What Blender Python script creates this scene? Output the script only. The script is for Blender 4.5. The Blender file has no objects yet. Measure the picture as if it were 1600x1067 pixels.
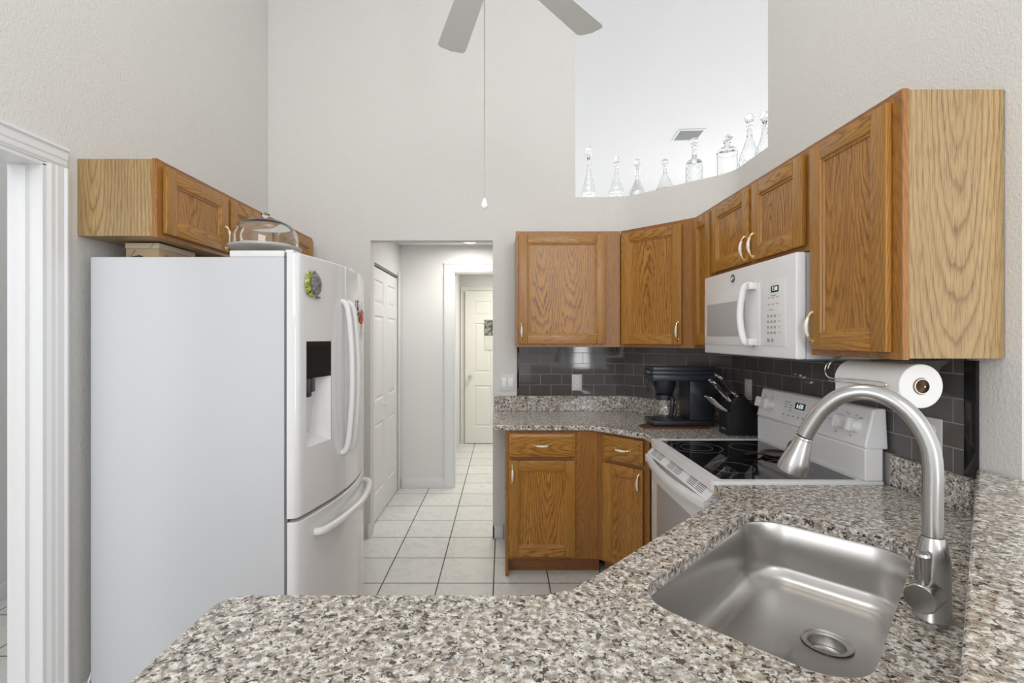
import bpy, bmesh, math, random
from math import radians as R, sin, cos, pi
from mathutils import Vector, Matrix
from mathutils.geometry import tessellate_polygon
random.seed(7)
S = bpy.context.scene
COL = S.collection
# ------------------------------------------------------------------ camera, world, lights, exposure
H = 1.44
cam = bpy.data.cameras.new('camera'); cam.sensor_width = 36; cam.lens = 757.0/1600*36
cam.shift_x = 14/1600; cam.shift_y = -6.5/1600; cam.clip_start = .02
co = bpy.data.objects.new('camera', cam); COL.objects.link(co)
co.location = (0, 0, H); co.rotation_euler = (R(90), 0, 0); S.camera = co
S.view_settings.view_transform = 'Standard'; S.view_settings.look = 'None'
S.view_settings.gamma = 1; S.view_settings.use_curve_mapping = False
S.view_settings.exposure = 0.27
W = bpy.data.worlds.new('sky'); S.world = W; W.use_nodes = True
W.node_tree.nodes['Background'].inputs[0].default_value = (.97, .985, 1, 1)
W.node_tree.nodes['Background'].inputs[1].default_value = 1.05
def area(name, loc, rot, sx, sy, power, col=(1, 1, 1)):
    l = bpy.data.lights.new(name, 'AREA'); l.shape = 'RECTANGLE'; l.size = sx; l.size_y = sy
    l.energy = power; l.color = col
    o = bpy.data.objects.new(name, l); COL.objects.link(o); o.location = loc; o.rotation_euler = rot
    return o
area('living_room_window_light', (-3.6, -2.2, 1.95), (R(90), 0, R(-12)), 1.3, 1.3, 34, (.97, .985, 1))
area('patio_door_and_fill_light', (1.75, -3.9, 1.05), (R(90), 0, 0), .34, 2.0, 22, (.96, .98, 1))
area('patio_door_and_fill_light', (.6, -3.9, 3.3), (R(90), 0, 0), 2.6, 1.4, 55, (1, .985, .96))  # added soft fill behind the camera, higher than the patio door
area('overhead_fill_light', (-.045, 1.3, 4.3), (0, 0, 0), 1.0, 1.0, 14, (1, .95, .88))  # added overhead light near the ceiling; the fan itself carries no lamp
area('next_room_fill_light', (5.5, 9.5, 2.0), (R(90), 0, R(-200)), 3, 2.6, 62, (1, 1, 1))  # added fill to brighten the ceiling beyond the ledge; no window built here

# ------------------------------------------------------------------ materials
def nodes(name):
    m = bpy.data.materials.new(name); m.use_nodes = True
    nt = m.node_tree; b = nt.nodes['Principled BSDF']
    return m, nt, b
def N(nt, t, **kw):
    n = nt.nodes.new(t)
    for k, v in kw.items():
        if k.startswith('i_'):
            key = k[2:]; key = int(key) if key.isdigit() else key
            n.inputs[key].default_value = v
        else: setattr(n, k, v)
    return n
def pm(name, col, rough=.5, metal=0, spec=.5, coat=0, trans=0, ior=1.5, emis=None):
    m, nt, b = nodes(name)
    b.inputs['Base Color'].default_value = (*col, 1); b.inputs['Roughness'].default_value = rough
    b.inputs['Metallic'].default_value = metal; b.inputs['Specular IOR Level'].default_value = spec
    b.inputs['Coat Weight'].default_value = coat; b.inputs['Coat Roughness'].default_value = .05
    b.inputs['Transmission Weight'].default_value = trans; b.inputs['IOR'].default_value = ior
    if emis: b.inputs['Emission Color'].default_value = (*emis[0], 1); b.inputs['Emission Strength'].default_value = emis[1]
    # a faint procedural unevenness of the surface
    tc = N(nt, 'ShaderNodeTexCoord'); nz = N(nt, 'ShaderNodeTexNoise', i_Scale=35.0, i_Detail=3.0)
    mr = N(nt, 'ShaderNodeMapRange'); mr.inputs[3].default_value = max(0, rough-.02); mr.inputs[4].default_value = rough+.03
    nt.links.new(tc.outputs['Object'], nz.inputs['Vector']); nt.links.new(nz.outputs['Fac'], mr.inputs[0])
    nt.links.new(mr.outputs[0], b.inputs['Roughness'])
    return m
def ramp(nt, fac, stops, interp='LINEAR'):
    r = N(nt, 'ShaderNodeValToRGB'); r.color_ramp.interpolation = interp
    e = r.color_ramp.elements
    while len(e) > 1: e.remove(e[-1])
    e[0].position = stops[0][0]; e[0].color = (*stops[0][1], 1)
    for p, c in stops[1:]:
        x = e.new(p); x.color = (*c, 1)
    nt.links.new(fac, r.inputs[0]); return r.outputs[0]
def wall_mat(name, col, bump=.5, scale=105):
    m, nt, b = nodes(name); b.inputs['Base Color'].default_value = (*col, 1); b.inputs['Roughness'].default_value = .75
    b.inputs['Specular IOR Level'].default_value = .25
    tc = N(nt, 'ShaderNodeTexCoord')
    n1 = N(nt, 'ShaderNodeTexNoise', i_Scale=float(scale), i_Detail=3.0, i_Roughness=.6)
    bp = N(nt, 'ShaderNodeBump', i_Strength=bump, i_Distance=.006)
    nt.links.new(tc.outputs['Object'], n1.inputs['Vector']); nt.links.new(n1.outputs['Fac'], bp.inputs['Height'])
    nt.links.new(bp.outputs[0], b.inputs['Normal'])
    return m
def oak(name, axis, base, dark, light, rough=.38, figure=1.0, period=.42, freq=95.0, coat=.25, shift=0.0, wob=1.0, rnd=1.0):
    """oak board: cathedral arches (growth rings cut at a shallow angle), pores and slow colour drift"""
    m, nt, b = nodes(name); L = nt.links.new
    tc = N(nt, 'ShaderNodeTexCoord'); oi = N(nt, 'ShaderNodeObjectInfo'); sep = N(nt, 'ShaderNodeSeparateXYZ'); L(tc.outputs['Object'], sep.inputs[0])
    def M(op, a, b_=None, c=None):
        n = N(nt, 'ShaderNodeMath', operation=op)
        for i, v in enumerate((a, b_, c)):
            if v is None: continue
            if isinstance(v, (int, float)): n.inputs[i].default_value = v
            else: L(v, n.inputs[i])
        return n.outputs[0]
    xy = M('ADD', sep.outputs[0], sep.outputs[1])
    al, ac = (sep.outputs[2], xy) if axis == 2 else (sep.outputs[0], M('ADD', sep.outputs[2], sep.outputs[1]))
    ra = oi.outputs['Random']
    ac = M('ADD', ac, M('MULTIPLY_ADD', ra, 3.1*rnd, shift)); al = M('ADD', al, M('MULTIPLY', ra, 7.7*rnd))
    cb = N(nt, 'ShaderNodeCombineXYZ'); L(ac, cb.inputs[0]); L(al, cb.inputs[1]); L(M('MULTIPLY', ra, 31.0), cb.inputs[2])
    def nz(sa, sl, det=2.0, ro=.5, dist=0.0):
        mp = N(nt, 'ShaderNodeMapping'); mp.inputs['Scale'].default_value = (sa, sl, 1); L(cb.outputs[0], mp.inputs[0])
        n = N(nt, 'ShaderNodeTexNoise', i_Scale=1.0, i_Detail=det, i_Roughness=ro, i_Distortion=dist); L(mp.outputs[0], n.inputs['Vector']); return n.outputs['Fac']
    xa = M('PINGPONG', ac, period/2)                       # distance from the board's heart line
    xa = M('SUBTRACT', xa, period/4)
    za = M('MULTIPLY', M('PINGPONG', al, 1.1), .13)
    r0 = M('SQRT', M('ADD', M('MULTIPLY', xa, xa), M('MULTIPLY', za, za)))
    ph = M('ADD', M('MULTIPLY', r0, freq), M('ADD', M('MULTIPLY', nz(7, .9), 5.0*wob), M('MULTIPLY', nz(22, 4.5, 3.0, .62, .4), 2.3*wob)))
    fr = M('FRACT', ph)
    rc = ramp(nt, fr, [(0, dark), (.22, base), (.6, light), (.88, base), (1, dark)])
    mx = N(nt, 'ShaderNodeMix', data_type='RGBA'); mx.inputs[6].default_value = (*base, 1); L(rc, mx.inputs[7])
    fade = N(nt, 'ShaderNodeMapRange'); fade.inputs[1].default_value = .3; fade.inputs[2].default_value = .7
    fade.inputs[3].default_value = .35*figure; fade.inputs[4].default_value = .95*figure; L(nz(9, 1.5), fade.inputs[0]); L(fade.outputs[0], mx.inputs[0])
    po = nz(480, 13, 2.0, .6)
    pores = ramp(nt, po, [(.36, (.56, .47, .38)), (.50, (1, 1, 1))])
    m2 = N(nt, 'ShaderNodeMix', data_type='RGBA', blend_type='MULTIPLY'); m2.inputs[0].default_value = .8
    L(mx.outputs[2], m2.inputs[6]); L(pores, m2.inputs[7])
    tint = ramp(nt, nz(14, .8), [(.3, (.88, .85, .82)), (.7, (1.08, 1.06, 1.02))])
    m3 = N(nt, 'ShaderNodeMix', data_type='RGBA', blend_type='MULTIPLY'); m3.inputs[0].default_value = 1
    L(m2.outputs[2], m3.inputs[6]); L(tint, m3.inputs[7]); L(m3.outputs[2], b.inputs['Base Color'])
    b.inputs['Roughness'].default_value = rough; b.inputs['Coat Weight'].default_value = coat; b.inputs['Coat Roughness'].default_value = .25
    bp = N(nt, 'ShaderNodeBump', i_Strength=.1, i_Distance=.002); L(po, bp.inputs['Height']); L(bp.outputs[0], b.inputs['Normal'])
    return m
def granite(name):
    m, nt, b = nodes(name); L = nt.links.new
    tc = N(nt, 'ShaderNodeTexCoord'); g = N(nt, 'ShaderNodeNewGeometry')
    def nz(sc, det=2.0, rough=.5, dist=0.0, off=0):
        mp = N(nt, 'ShaderNodeMapping'); mp.inputs['Location'].default_value = (off, off*1.7, off*.6)
        L(tc.outputs['Object'], mp.inputs[0])
        n = N(nt, 'ShaderNodeTexNoise', i_Scale=float(sc), i_Detail=det, i_Roughness=rough, i_Distortion=dist); L(mp.outputs[0], n.inputs['Vector']); return n.outputs['Fac']
    vo = N(nt, 'ShaderNodeTexVoronoi', i_Scale=190.0); L(tc.outputs['Object'], vo.inputs['Vector'])
    cream = ramp(nt, nz(58, 4, .6), [(.36, (.35, .305, .25)), (.47, (.53, .485, .42)), (.57, (.78, .765, .72))])
    def over(prev, col, fac):
        mx = N(nt, 'ShaderNodeMix', data_type='RGBA'); L(fac, mx.inputs[0]); L(prev, mx.inputs[6])
        mx.inputs[7].default_value = (*col, 1); return mx.outputs[2]
    c = over(cream, (.24, .18, .14), ramp(nt, nz(88, 4, .65, .5, 3), [(.515, (0, 0, 0)), (.565, (.78,)*3)]))
    c = over(c, (.20, .19, .185), ramp(nt, nz(74, 4, .65, .4, 8), [(.56, (0, 0, 0)), (.60, (.75,)*3)]))
    c = over(c, (.04, .034, .03), ramp(nt, nz(88, 3, .65, .6, 14), [(.562, (0, 0, 0)), (.592, (.95,)*3)]))
    cell = ramp(nt, vo.outputs['Color'], [(.0, (.80,)*3), (1, (1.14,)*3)])
    m2 = N(nt, 'ShaderNodeMix', data_type='RGBA', blend_type='MULTIPLY'); m2.inputs[0].default_value = 1
    L(c, m2.inputs[6]); L(cell, m2.inputs[7]); L(m2.outputs[2], b.inputs['Base Color'])
    b.inputs['Roughness'].default_value = .12; b.inputs['Specular IOR Level'].default_value = .5
    return m
def gridlines(nt, vec, sx, sy, ox, oy, grout, stagger=False, axes=(0, 1)):
    """1 inside tiles, 0 in the grout; also a tile id"""
    L = nt.links.new
    br = N(nt, 'ShaderNodeTexBrick'); br.offset = .5 if stagger else 0; br.squash = 1
    mp = N(nt, 'ShaderNodeMapping'); mp.inputs['Location'].default_value = (-ox, -oy, 0)
    if axes == (0, 2):
        sep = N(nt, 'ShaderNodeSeparateXYZ'); cb = N(nt, 'ShaderNodeCombineXYZ'); L(vec, sep.inputs[0])
        L(sep.outputs[0], cb.inputs[0]); L(sep.outputs[2], cb.inputs[1]); vec = cb.outputs[0]
    L(vec, mp.inputs[0]); L(mp.outputs[0], br.inputs['Vector'])
    br.inputs['Scale'].default_value = 1; br.inputs['Brick Width'].default_value = sx; br.inputs['Row Height'].default_value = sy
    br.inputs['Mortar Size'].default_value = grout/2; br.inputs['Mortar Smooth'].default_value = .1; br.inputs['Bias'].default_value = 0
    return br
def floor_mat():
    m, nt, b = nodes('glazed_white_floor_tile'); L = nt.links.new
    tc = N(nt, 'ShaderNodeTexCoord')
    br = gridlines(nt, tc.outputs['Object'], .325, .325, -.0554, 2.8386-.325*10, .0075)
    br.inputs['Color1'].default_value = (.80, .80, .775, 1); br.inputs['Color2'].default_value = (.75, .75, .725, 1)
    br.inputs['Mortar'].default_value = (.085, .07, .055, 1)
    nz = N(nt, 'ShaderNodeTexNoise', i_Scale=4.5, i_Detail=6.0, i_Roughness=.6, i_Distortion=1.6); L(tc.outputs['Object'], nz.inputs['Vector'])
    vein = ramp(nt, nz.outputs['Fac'], [(.46, (1, 1, 1)), (.5, (.9, .9, .89)), (.54, (1, 1, 1))])
    mx = N(nt, 'ShaderNodeMix', data_type='RGBA', blend_type='MULTIPLY'); mx.inputs[0].default_value = 1
    L(br.outputs['Color'], mx.inputs[6]); L(vein, mx.inputs[7]); L(mx.outputs[2], b.inputs['Base Color'])
    rr = N(nt, 'ShaderNodeMapRange'); rr.inputs[3].default_value = .22; rr.inputs[4].default_value = .8
    L(br.outputs['Fac'], rr.inputs[0]); L(rr.outputs[0], b.inputs['Roughness'])
    bp = N(nt, 'ShaderNodeBump', i_Strength=.4, i_Distance=.002); bp.invert = True
    L(br.outputs['Fac'], bp.inputs['Height']); L(bp.outputs[0], b.inputs['Normal'])
    return m
def subway_mat(ox):
    m, nt, b = nodes('grey_glass_subway_tile'); L = nt.links.new
    tc = N(nt, 'ShaderNodeTexCoord')
    br = gridlines(nt, tc.outputs['Object'], .1525, .0765, ox, 1.0225, .003, True, (0, 2))
    br.inputs['Color1'].default_value = (.098, .092, .090, 1); br.inputs['Color2'].default_value = (.125, .118, .115, 1)
    br.inputs['Mortar'].default_value = (.34, .33, .32, 1)
    L(br.outputs['Color'], b.inputs['Base Color'])
    rr = N(nt, 'ShaderNodeMapRange'); rr.inputs[3].default_value = .06; rr.inputs[4].default_value = .8
    L(br.outputs['Fac'], rr.inputs[0]); L(rr.outputs[0], b.inputs['Roughness'])
    nz = N(nt, 'ShaderNodeTexNoise', i_Scale=5.0, i_Detail=1.0); L(tc.outputs['Object'], nz.inputs['Vector'])
    b2 = N(nt, 'ShaderNodeBump', i_Strength=.05, i_Distance=.01); L(nz.outputs['Fac'], b2.inputs['Height'])
    bp = N(nt, 'ShaderNodeBump', i_Strength=.6, i_Distance=.002); bp.invert = True
    L(br.outputs['Fac'], bp.inputs['Height']); L(b2.outputs[0], bp.inputs['Normal']); L(bp.outputs[0], b.inputs['Normal'])
    return m
def steel(name, axis=None, col=(.50, .495, .485), rough=.25, aniso=0.0, var=.015):
    m, nt, b = nodes(name); L = nt.links.new
    b.inputs['Base Color'].default_value = (*col, 1); b.inputs['Metallic'].default_value = 1
    tc = N(nt, 'ShaderNodeTexCoord'); mp = N(nt, 'ShaderNodeMapping')
    s = [260, 260, 260]
    if axis is not None: s[axis] = 3
    mp.inputs['Scale'].default_value = s; L(tc.outputs['Object'], mp.inputs[0])
    nz = N(nt, 'ShaderNodeTexNoise', i_Scale=1.0, i_Detail=3.0); L(mp.outputs[0], nz.inputs['Vector'])
    mr = N(nt, 'ShaderNodeMapRange'); mr.inputs[3].default_value = rough-var; mr.inputs[4].default_value = rough+var*2
    L(nz.outputs['Fac'], mr.inputs[0]); L(mr.outputs[0], b.inputs['Roughness'])
    b.inputs['Anisotropic'].default_value = aniso
    return m
def magnet_mat(name, stops, scale):
    m, nt, b = nodes(name); tc = N(nt, 'ShaderNodeTexCoord')
    nz = N(nt, 'ShaderNodeTexNoise', i_Scale=float(scale), i_Detail=1.0); nt.links.new(tc.outputs['Object'], nz.inputs['Vector'])
    nt.links.new(ramp(nt, nz.outputs['Fac'], stops, 'CONSTANT'), b.inputs['Base Color']); b.inputs['Roughness'].default_value = .35
    return m

WALL = wall_mat('orange_peel_wall_paint', (.735, .725, .705))
WALLW = wall_mat('hall_wall_paint', (.76, .76, .75), .15)
CEIL = wall_mat('ceiling_paint', (.86, .86, .86), .25, 60)
TRIM = pm('white_trim_paint', (.77, .775, .785), .35)
DOORW = pm('white_door_paint', (.82, .82, .80), .4)
DOORC = pm('cream_door_paint', (.80, .79, .74), .4)
FLOOR = floor_mat()
OB, OD, OL = (.40, .186, .028), (.185, .070, .010), (.51, .258, .045)
OAKV = oak('honey_oak_grain_upright', 2, OB, OD, OL, figure=.6, period=.9, freq=150.0, wob=.5)
OAKH = oak('honey_oak_grain_across', 0, OB, OD, OL, figure=.9, period=.3, freq=85.0)
OAKP = oak('honey_oak_panel', 2, (.39, .172, .025), (.135, .048, .008), (.50, .247, .042), freq=78.0, wob=1.25, figure=1.05)
OAKF = oak('oak_face_frame', 2, (.34, .148, .030), (.18, .068, .013), (.42, .20, .046), figure=.6, period=.9, freq=130.0)
OAKFH = oak('oak_face_frame_across', 0, (.31, .128, .036), (.18, .066, .018), (.38, .17, .052), figure=.6, period=.3, freq=130.0)
OAKS = oak('oak_veneer_side', 2, (.40, .275, .128), (.20, .125, .052), (.46, .325, .158), period=.60, freq=72.0, rough=.42, wob=.5, rnd=0.0, shift=.20)
GRAN = granite('speckled_granite')
SUBW = subway_mat(0.0)
BLKTRIM = pm('black_glass_edge_tile', (.012, .012, .013), .08)
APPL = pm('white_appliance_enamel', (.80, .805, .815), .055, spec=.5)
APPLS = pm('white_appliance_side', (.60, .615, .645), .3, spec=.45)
PLAW = pm('white_plastic', (.80, .80, .80), .3)
GREYP = pm('grey_gasket', (.20, .20, .21), .6)
GREYL = pm('pale_grey_print', (.36, .36, .37), .6)
BLKG = pm('black_ceramic_glass', (.006, .006, .007), .035, spec=.6)
RING = pm('burner_ring_print', (.20, .20, .21), .25)
BLKP = pm('black_plastic', (.018, .02, .026), .3)
BLKM = pm('matte_black_wood', (.010, .010, .012), .5)
BRASS = pm('polished_brass', (.83, .66, .36), .18, metal=1)
CERAM = pm('ivory_enamel', (.86, .80, .68), .2, coat=.5)
STEEL = steel('brushed_nickel', 2)
SINKM = steel('brushed_stainless_sink', 0, (.56, .545, .53), .29, .4, .05)
CHROME = pm('chrome', (.80, .80, .80), .08, metal=1)
PAPER = pm('paper_towel', (.86, .86, .86), .9, spec=.1)
CARD = pm('cardboard', (.50, .37, .23), .8)
KRAFT = pm('pale_box_card', (.60, .53, .41), .8)
BROWN = pm('brown_tray', (.11, .045, .022), .45)
FANP = pm('grey_white_fan_blade', (.80, .83, .84), .5)
WHTG = pm('white_ceramic', (.9, .9, .88), .2)
WINM = pm('oven_window_glass', (.42, .42, .43), .1, spec=.6)
MESHW = pm('microwave_window_screen', (.46, .46, .465), .3)
DISPG = pm('dispenser_black_glass', (.025, .022, .022), .05)
DIGIT = pm('display_digits', (.5, .8, .75), .5, emis=((.8, .9, .9), .55))
DARKP = pm('dark_print', (.10, .10, .10), .5)
def glass_mat(name, col, rough=0.0):
    m, nt, b = nodes(name); b.inputs['Base Color'].default_value = (*col, 1)
    b.inputs['Transmission Weight'].default_value = 1; b.inputs['IOR'].default_value = 1.48
    tc = N(nt, 'ShaderNodeTexCoord'); nz = N(nt, 'ShaderNodeTexNoise', i_Scale=30.0); mr = N(nt, 'ShaderNodeMapRange')
    mr.inputs[3].default_value = rough; mr.inputs[4].default_value = rough+.02
    nt.links.new(tc.outputs['Object'], nz.inputs['Vector']); nt.links.new(nz.outputs['Fac'], mr.inputs[0]); nt.links.new(mr.outputs[0], b.inputs['Roughness'])
    return m
GLASS = glass_mat('clear_glass', (.97, .985, .98))
CRYST = glass_mat('cut_crystal', (.975, .98, .98))

# ------------------------------------------------------------------ mesh helper
class MB:
    def __init__(s): s.bm = bmesh.new(); s.mi = 0
    def _tag(s, faces, mi):
        for f in faces: f.material_index = s.mi if mi is None else mi
    def box(s, x0, x1, y0, y1, z0, z1, bev=0, mi=None, seg=2):
        b = s.bm; v = [b.verts.new((x, y, z)) for x in (x0, x1) for y in (y0, y1) for z in (z0, z1)]
        fs = [b.faces.new([v[i] for i in q]) for q in ((0,1,3,2),(4,6,7,5),(0,4,5,1),(2,3,7,6),(0,2,6,4),(1,5,7,3))]
        s._tag(fs, mi)
        if bev:
            es = list({e for f in fs for e in f.edges})
            r = bmesh.ops.bevel(b, geom=es, offset=bev, segments=seg, affect='EDGES', profile=.6)
            s._tag(r['faces'], mi)
        return s
    def prism(s, pts, a0, a1, axis='z', bev=0, mi=None):
        """extrude a 2D outline; axis z: pts=(x,y); axis y: pts=(x,z); axis x: pts=(y,z)"""
        b = s.bm
        P = {'z': lambda p, a: (p[0], p[1], a), 'y': lambda p, a: (p[0], a, p[1]), 'x': lambda p, a: (a, p[0], p[1])}[axis]
        lo = [b.verts.new(P(p, a0)) for p in pts]; hi = [b.verts.new(P(p, a1)) for p in pts]
        n = len(pts); fs = [b.faces.new(lo[::-1]), b.faces.new(hi)]
        fs += [b.faces.new((lo[i], lo[(i+1) % n], hi[(i+1) % n], hi[i])) for i in range(n)]
        s._tag(fs, mi); 
        if bev:
            es = list({e for f in fs for e in f.edges})
            r = bmesh.ops.bevel(b, geom=es, offset=bev, segments=2, affect='EDGES', profile=.6); s._tag(r['faces'], mi)
        return s
    def rings(s, rings, cap0=True, cap1=True, mi=None, close=True):
        b = s.bm; vs = [[b.verts.new(p) for p in r] for r in rings]; n = len(vs[0]); fs = []
        for a, c in zip(vs, vs[1:]):
            for i in range(n if close else n-1):
                j = (i+1) % n; fs.append(b.faces.new((a[i], a[j], c[j], c[i])))
        if cap0: fs.append(b.faces.new(vs[0][::-1]))
        if cap1: fs.append(b.faces.new(vs[-1]))
        s._tag(fs, mi); return fs
    def lathe(s, prof, c=(0, 0, 0), n=32, axis='z', mi=None, cap=True, flute=None):
        rg = []
        for r, h in prof:
            ring = []
            for k in range(n):
                a = 2*pi*k/n; rr = max(r, 1e-4)
                if flute: rr *= flute(a, h)
                u, v = rr*cos(a), rr*sin(a)
                ring.append({'z': (c[0]+u, c[1]+v, c[2]+h), 'y': (c[0]+u, c[1]+h, c[2]-v), 'x': (c[0]+h, c[1]+u, c[2]+v)}[axis])
            rg.append(ring)
        s.rings(rg, cap, cap, mi); return s
    def tube(s, pts, r, n=12, mi=None, sub=0, flat=1.0, up=None):
        pts = [Vector(p) for p in pts]; rad = list(r) if hasattr(r, '__len__') else [r]*len(pts)
        if sub:
            q, rr = [], []
            for i in range(len(pts)-1):
                p0 = pts[max(i-1, 0)]; p1 = pts[i]; p2 = pts[i+1]; p3 = pts[min(i+2, len(pts)-1)]
                for k in range(sub):
                    t = k/sub
                    q.append(.5*((2*p1)+(-p0+p2)*t+(2*p0-5*p1+4*p2-p3)*t*t+(-p0+3*p1-3*p2+p3)*t**3)); rr.append(rad[i]*(1-t)+rad[i+1]*t)
            q.append(pts[-1]); rr.append(rad[-1]); pts, rad = q, rr
        t0 = (pts[1]-pts[0]).normalized()
        nrm = Vector(up) if up else (Vector((0, 0, 1)) if abs(t0.z) < .9 else Vector((1, 0, 0)))
        rg = []
        for i, p in enumerate(pts):
            t = (pts[min(i+1, len(pts)-1)]-pts[max(i-1, 0)]).normalized()
            nrm = (nrm-t*nrm.dot(t)).normalized(); bn = t.cross(nrm)
            rg.append([p+nrm*rad[i]*flat*cos(2*pi*k/n)+bn*rad[i]*sin(2*pi*k/n) for k in range(n)])
        s.rings(rg, mi=mi); return s
    def sphere(s, c, r, sx=1, sy=1, sz=1, n=16, mi=None):
        prof = [(r*sin(pi*k/n), -r*cos(pi*k/n)) for k in range(n+1)]
        rg = [[(c[0]+q*sx*cos(2*pi*k/n), c[1]+q*sy*sin(2*pi*k/n), c[2]+h*sz) for k in range(n)] for q, h in [(max(a, 1e-5), b) for a, b in prof]]
        s.rings(rg, mi=mi); return s
    def holed(s, outer, holes, z0, z1, mi=None):
        b = s.bm; loops = [outer]+holes; flat = [p for l in loops for p in l]
        tri = tessellate_polygon([[Vector((p[0], p[1], 0)) for p in l] for l in loops])
        hi = [b.verts.new((p[0], p[1], z1)) for p in flat]; lo = [b.verts.new((p[0], p[1], z0)) for p in flat]; fs = []
        for t in tri:
            try: fs.append(b.faces.new([hi[i] for i in t])); fs.append(b.faces.new([lo[i] for i in t[::-1]]))
            except ValueError: pass
        o = 0
        for l in loops:
            n = len(l)
            for i in range(n):
                j = (i+1) % n; fs.append(b.faces.new((lo[o+i], lo[o+j], hi[o+j], hi[o+i])))
            o += n
        s._tag(fs, mi); return s
    def xf(s, M): bmesh.ops.transform(s.bm, matrix=M, verts=s.bm.verts); return s
    def build(s, name, mats, parent=None, label=None, sharp=32, mod=None, origin=None):
        bm = s.bm; bmesh.ops.recalc_face_normals(bm, faces=bm.faces)
        if origin is not None: bmesh.ops.translate(bm, verts=bm.verts, vec=-Vector(origin))
        me = bpy.data.meshes.new(name); bm.to_mesh(me); bm.free()
        for m in (mats if isinstance(mats, (list, tuple)) else [mats]): me.materials.append(m)
        me.shade_smooth(); me.set_sharp_from_angle(angle=R(sharp))
        o = bpy.data.objects.new(name, me); COL.objects.link(o)
        if origin is not None: o.location = origin
        if parent: o.parent = parent
        if label: o['label'] = label
        if mod:
            b = o.modifiers.new('bevel', 'BEVEL'); b.width = mod; b.segments = 3; b.limit_method = 'ANGLE'; b.angle_limit = R(40)
        return o
def thing(name, label, cat, loc=(0, 0, 0), rz=0, group=None):
    o = bpy.data.objects.new(name, None); COL.objects.link(o); o.location = loc; o.rotation_euler = (0, 0, rz)
    o.empty_display_size = .05; return tag(o, label, cat, group)
def tag(o, label, cat, group=None):
    o['label'] = label; o['category'] = cat
    if group: o['group'] = group
    return o
def struct(o): o['kind'] = 'structure'; return o
def dup(root):
    r = root.copy(); COL.objects.link(r)
    for ch in list(root.children):
        c = ch.copy(); COL.objects.link(c); c.parent = r
        for g in list(ch.children):
            d = g.copy(); COL.objects.link(d); d.parent = c
    return r
def text(s, name, mat, parent, loc, rot, size, ext=.0004):
    c = bpy.data.curves.new(name, 'FONT'); c.body = s; c.size = size; c.extrude = ext; c.align_x = 'CENTER'; c.align_y = 'CENTER'
    t = bpy.data.objects.new(name, c); COL.objects.link(t); bpy.context.view_layer.update()
    me = bpy.data.meshes.new_from_object(t.evaluated_get(bpy.context.evaluated_depsgraph_get())); bpy.data.objects.remove(t)
    me.materials.clear(); me.materials.append(mat)
    o = bpy.data.objects.new(name, me); COL.objects.link(o); o.parent = parent; o.location = loc; o.rotation_euler = rot; return o
def arc(cx, cy, r, a0, a1, n=6): return [(cx+r*cos(R(a0+(a1-a0)*k/n)), cy+r*sin(R(a0+(a1-a0)*k/n))) for k in range(n+1)]

# ------------------------------------------------------------------ room shell
BW = 3.48          # face of the back wall
HT = 4.5           # ceiling
LED = 2.447        # plant ledge
struct(MB().box(-4.2, 9, -4, 12.5, -.06, 0).build('floor', FLOOR))
struct(MB().box(-4.2, 9, -4, 12.5, HT, HT+.1).build('ceiling', CEIL))
w = MB()
w.box(-1.80, -.952, BW, BW+.08, 0, HT); w.box(-.952, -.0735, BW, BW+.08, 2.136, HT); w.box(-.0735, .52, BW, BW+.08, 0, HT)
w.box(.52, .72, BW, BW+.20, 0, LED)
struct(w.build('wall_back', WALL))
def fillet(P, d, n=6):                        # soft rounded inner corner at P[1]
    a, c, b_ = [Vector(p) for p in P]; u = (a-c).normalized()*d; v = (b_-c).normalized()*d
    return [tuple((c+u)*(1-t)**2+c*2*t*(1-t)+(c+v)*t*t) for t in [k/n for k in range(n+1)]]
bk_pts = [(1.60, 2.80), (1.60, 3.03), (.95, 3.68), (.7205, 3.68)]
fr0 = [(.7205, 3.48)]+fillet([(.72, 3.48), (.870, 3.48), (1.40, 2.95)], .10)+fillet([(.87, 3.48), (1.40, 2.95), (1.40, 2.7)], .10)+[(1.40, 2.80)]
wd_ = MB(); wd_.prism([(.7205, 3.48), (.870, 3.48), (1.40, 2.95), (1.40, 2.80)]+bk_pts, 0, 2.14); wd_.prism(fr0+bk_pts, 2.14, LED)
struct(wd_.build('wall_diagonal', WALL))
w = MB(); w.box(1.40, 1.60, 2.561, 2.7995, 0, LED); w.box(1.40, 1.52, 1.307, 2.56, 0, HT)
w.box(1.52, 1.60, 2.4, 2.56, 0, HT)
struct(w.build('wall_right', WALL))
def leftx(y): return -1.648-.04*(y-1.85)/1.63
# left wall, very slightly out of square, with a doorway
w = MB()
def lw(y0, y1, z0, z1): w.prism([(leftx(y0), y0), (leftx(y1), y1), (leftx(y1)-.12, y1), (leftx(y0)-.12, y0)], z0, z1)
lw(1.74, BW-.001, 0, HT); lw(.84, 1.74, 2.07, HT); lw(.25, .84, 0, HT)
struct(w.build('wall_left', WALL))
# room seen through the left doorway
struct(MB().box(-2.86, -2.755, -1, 5, 0, 2.6).build('wall_side_room', WALLW))
struct(MB().box(-2.754, -2.742, -1, 5, .001, .09, .002).build('baseboard_side_room', TRIM))
struct(MB().box(-2.76, -1.83, 3.6, 3.7, 0, 2.6).build('wall_side_room_back', WALLW))
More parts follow.
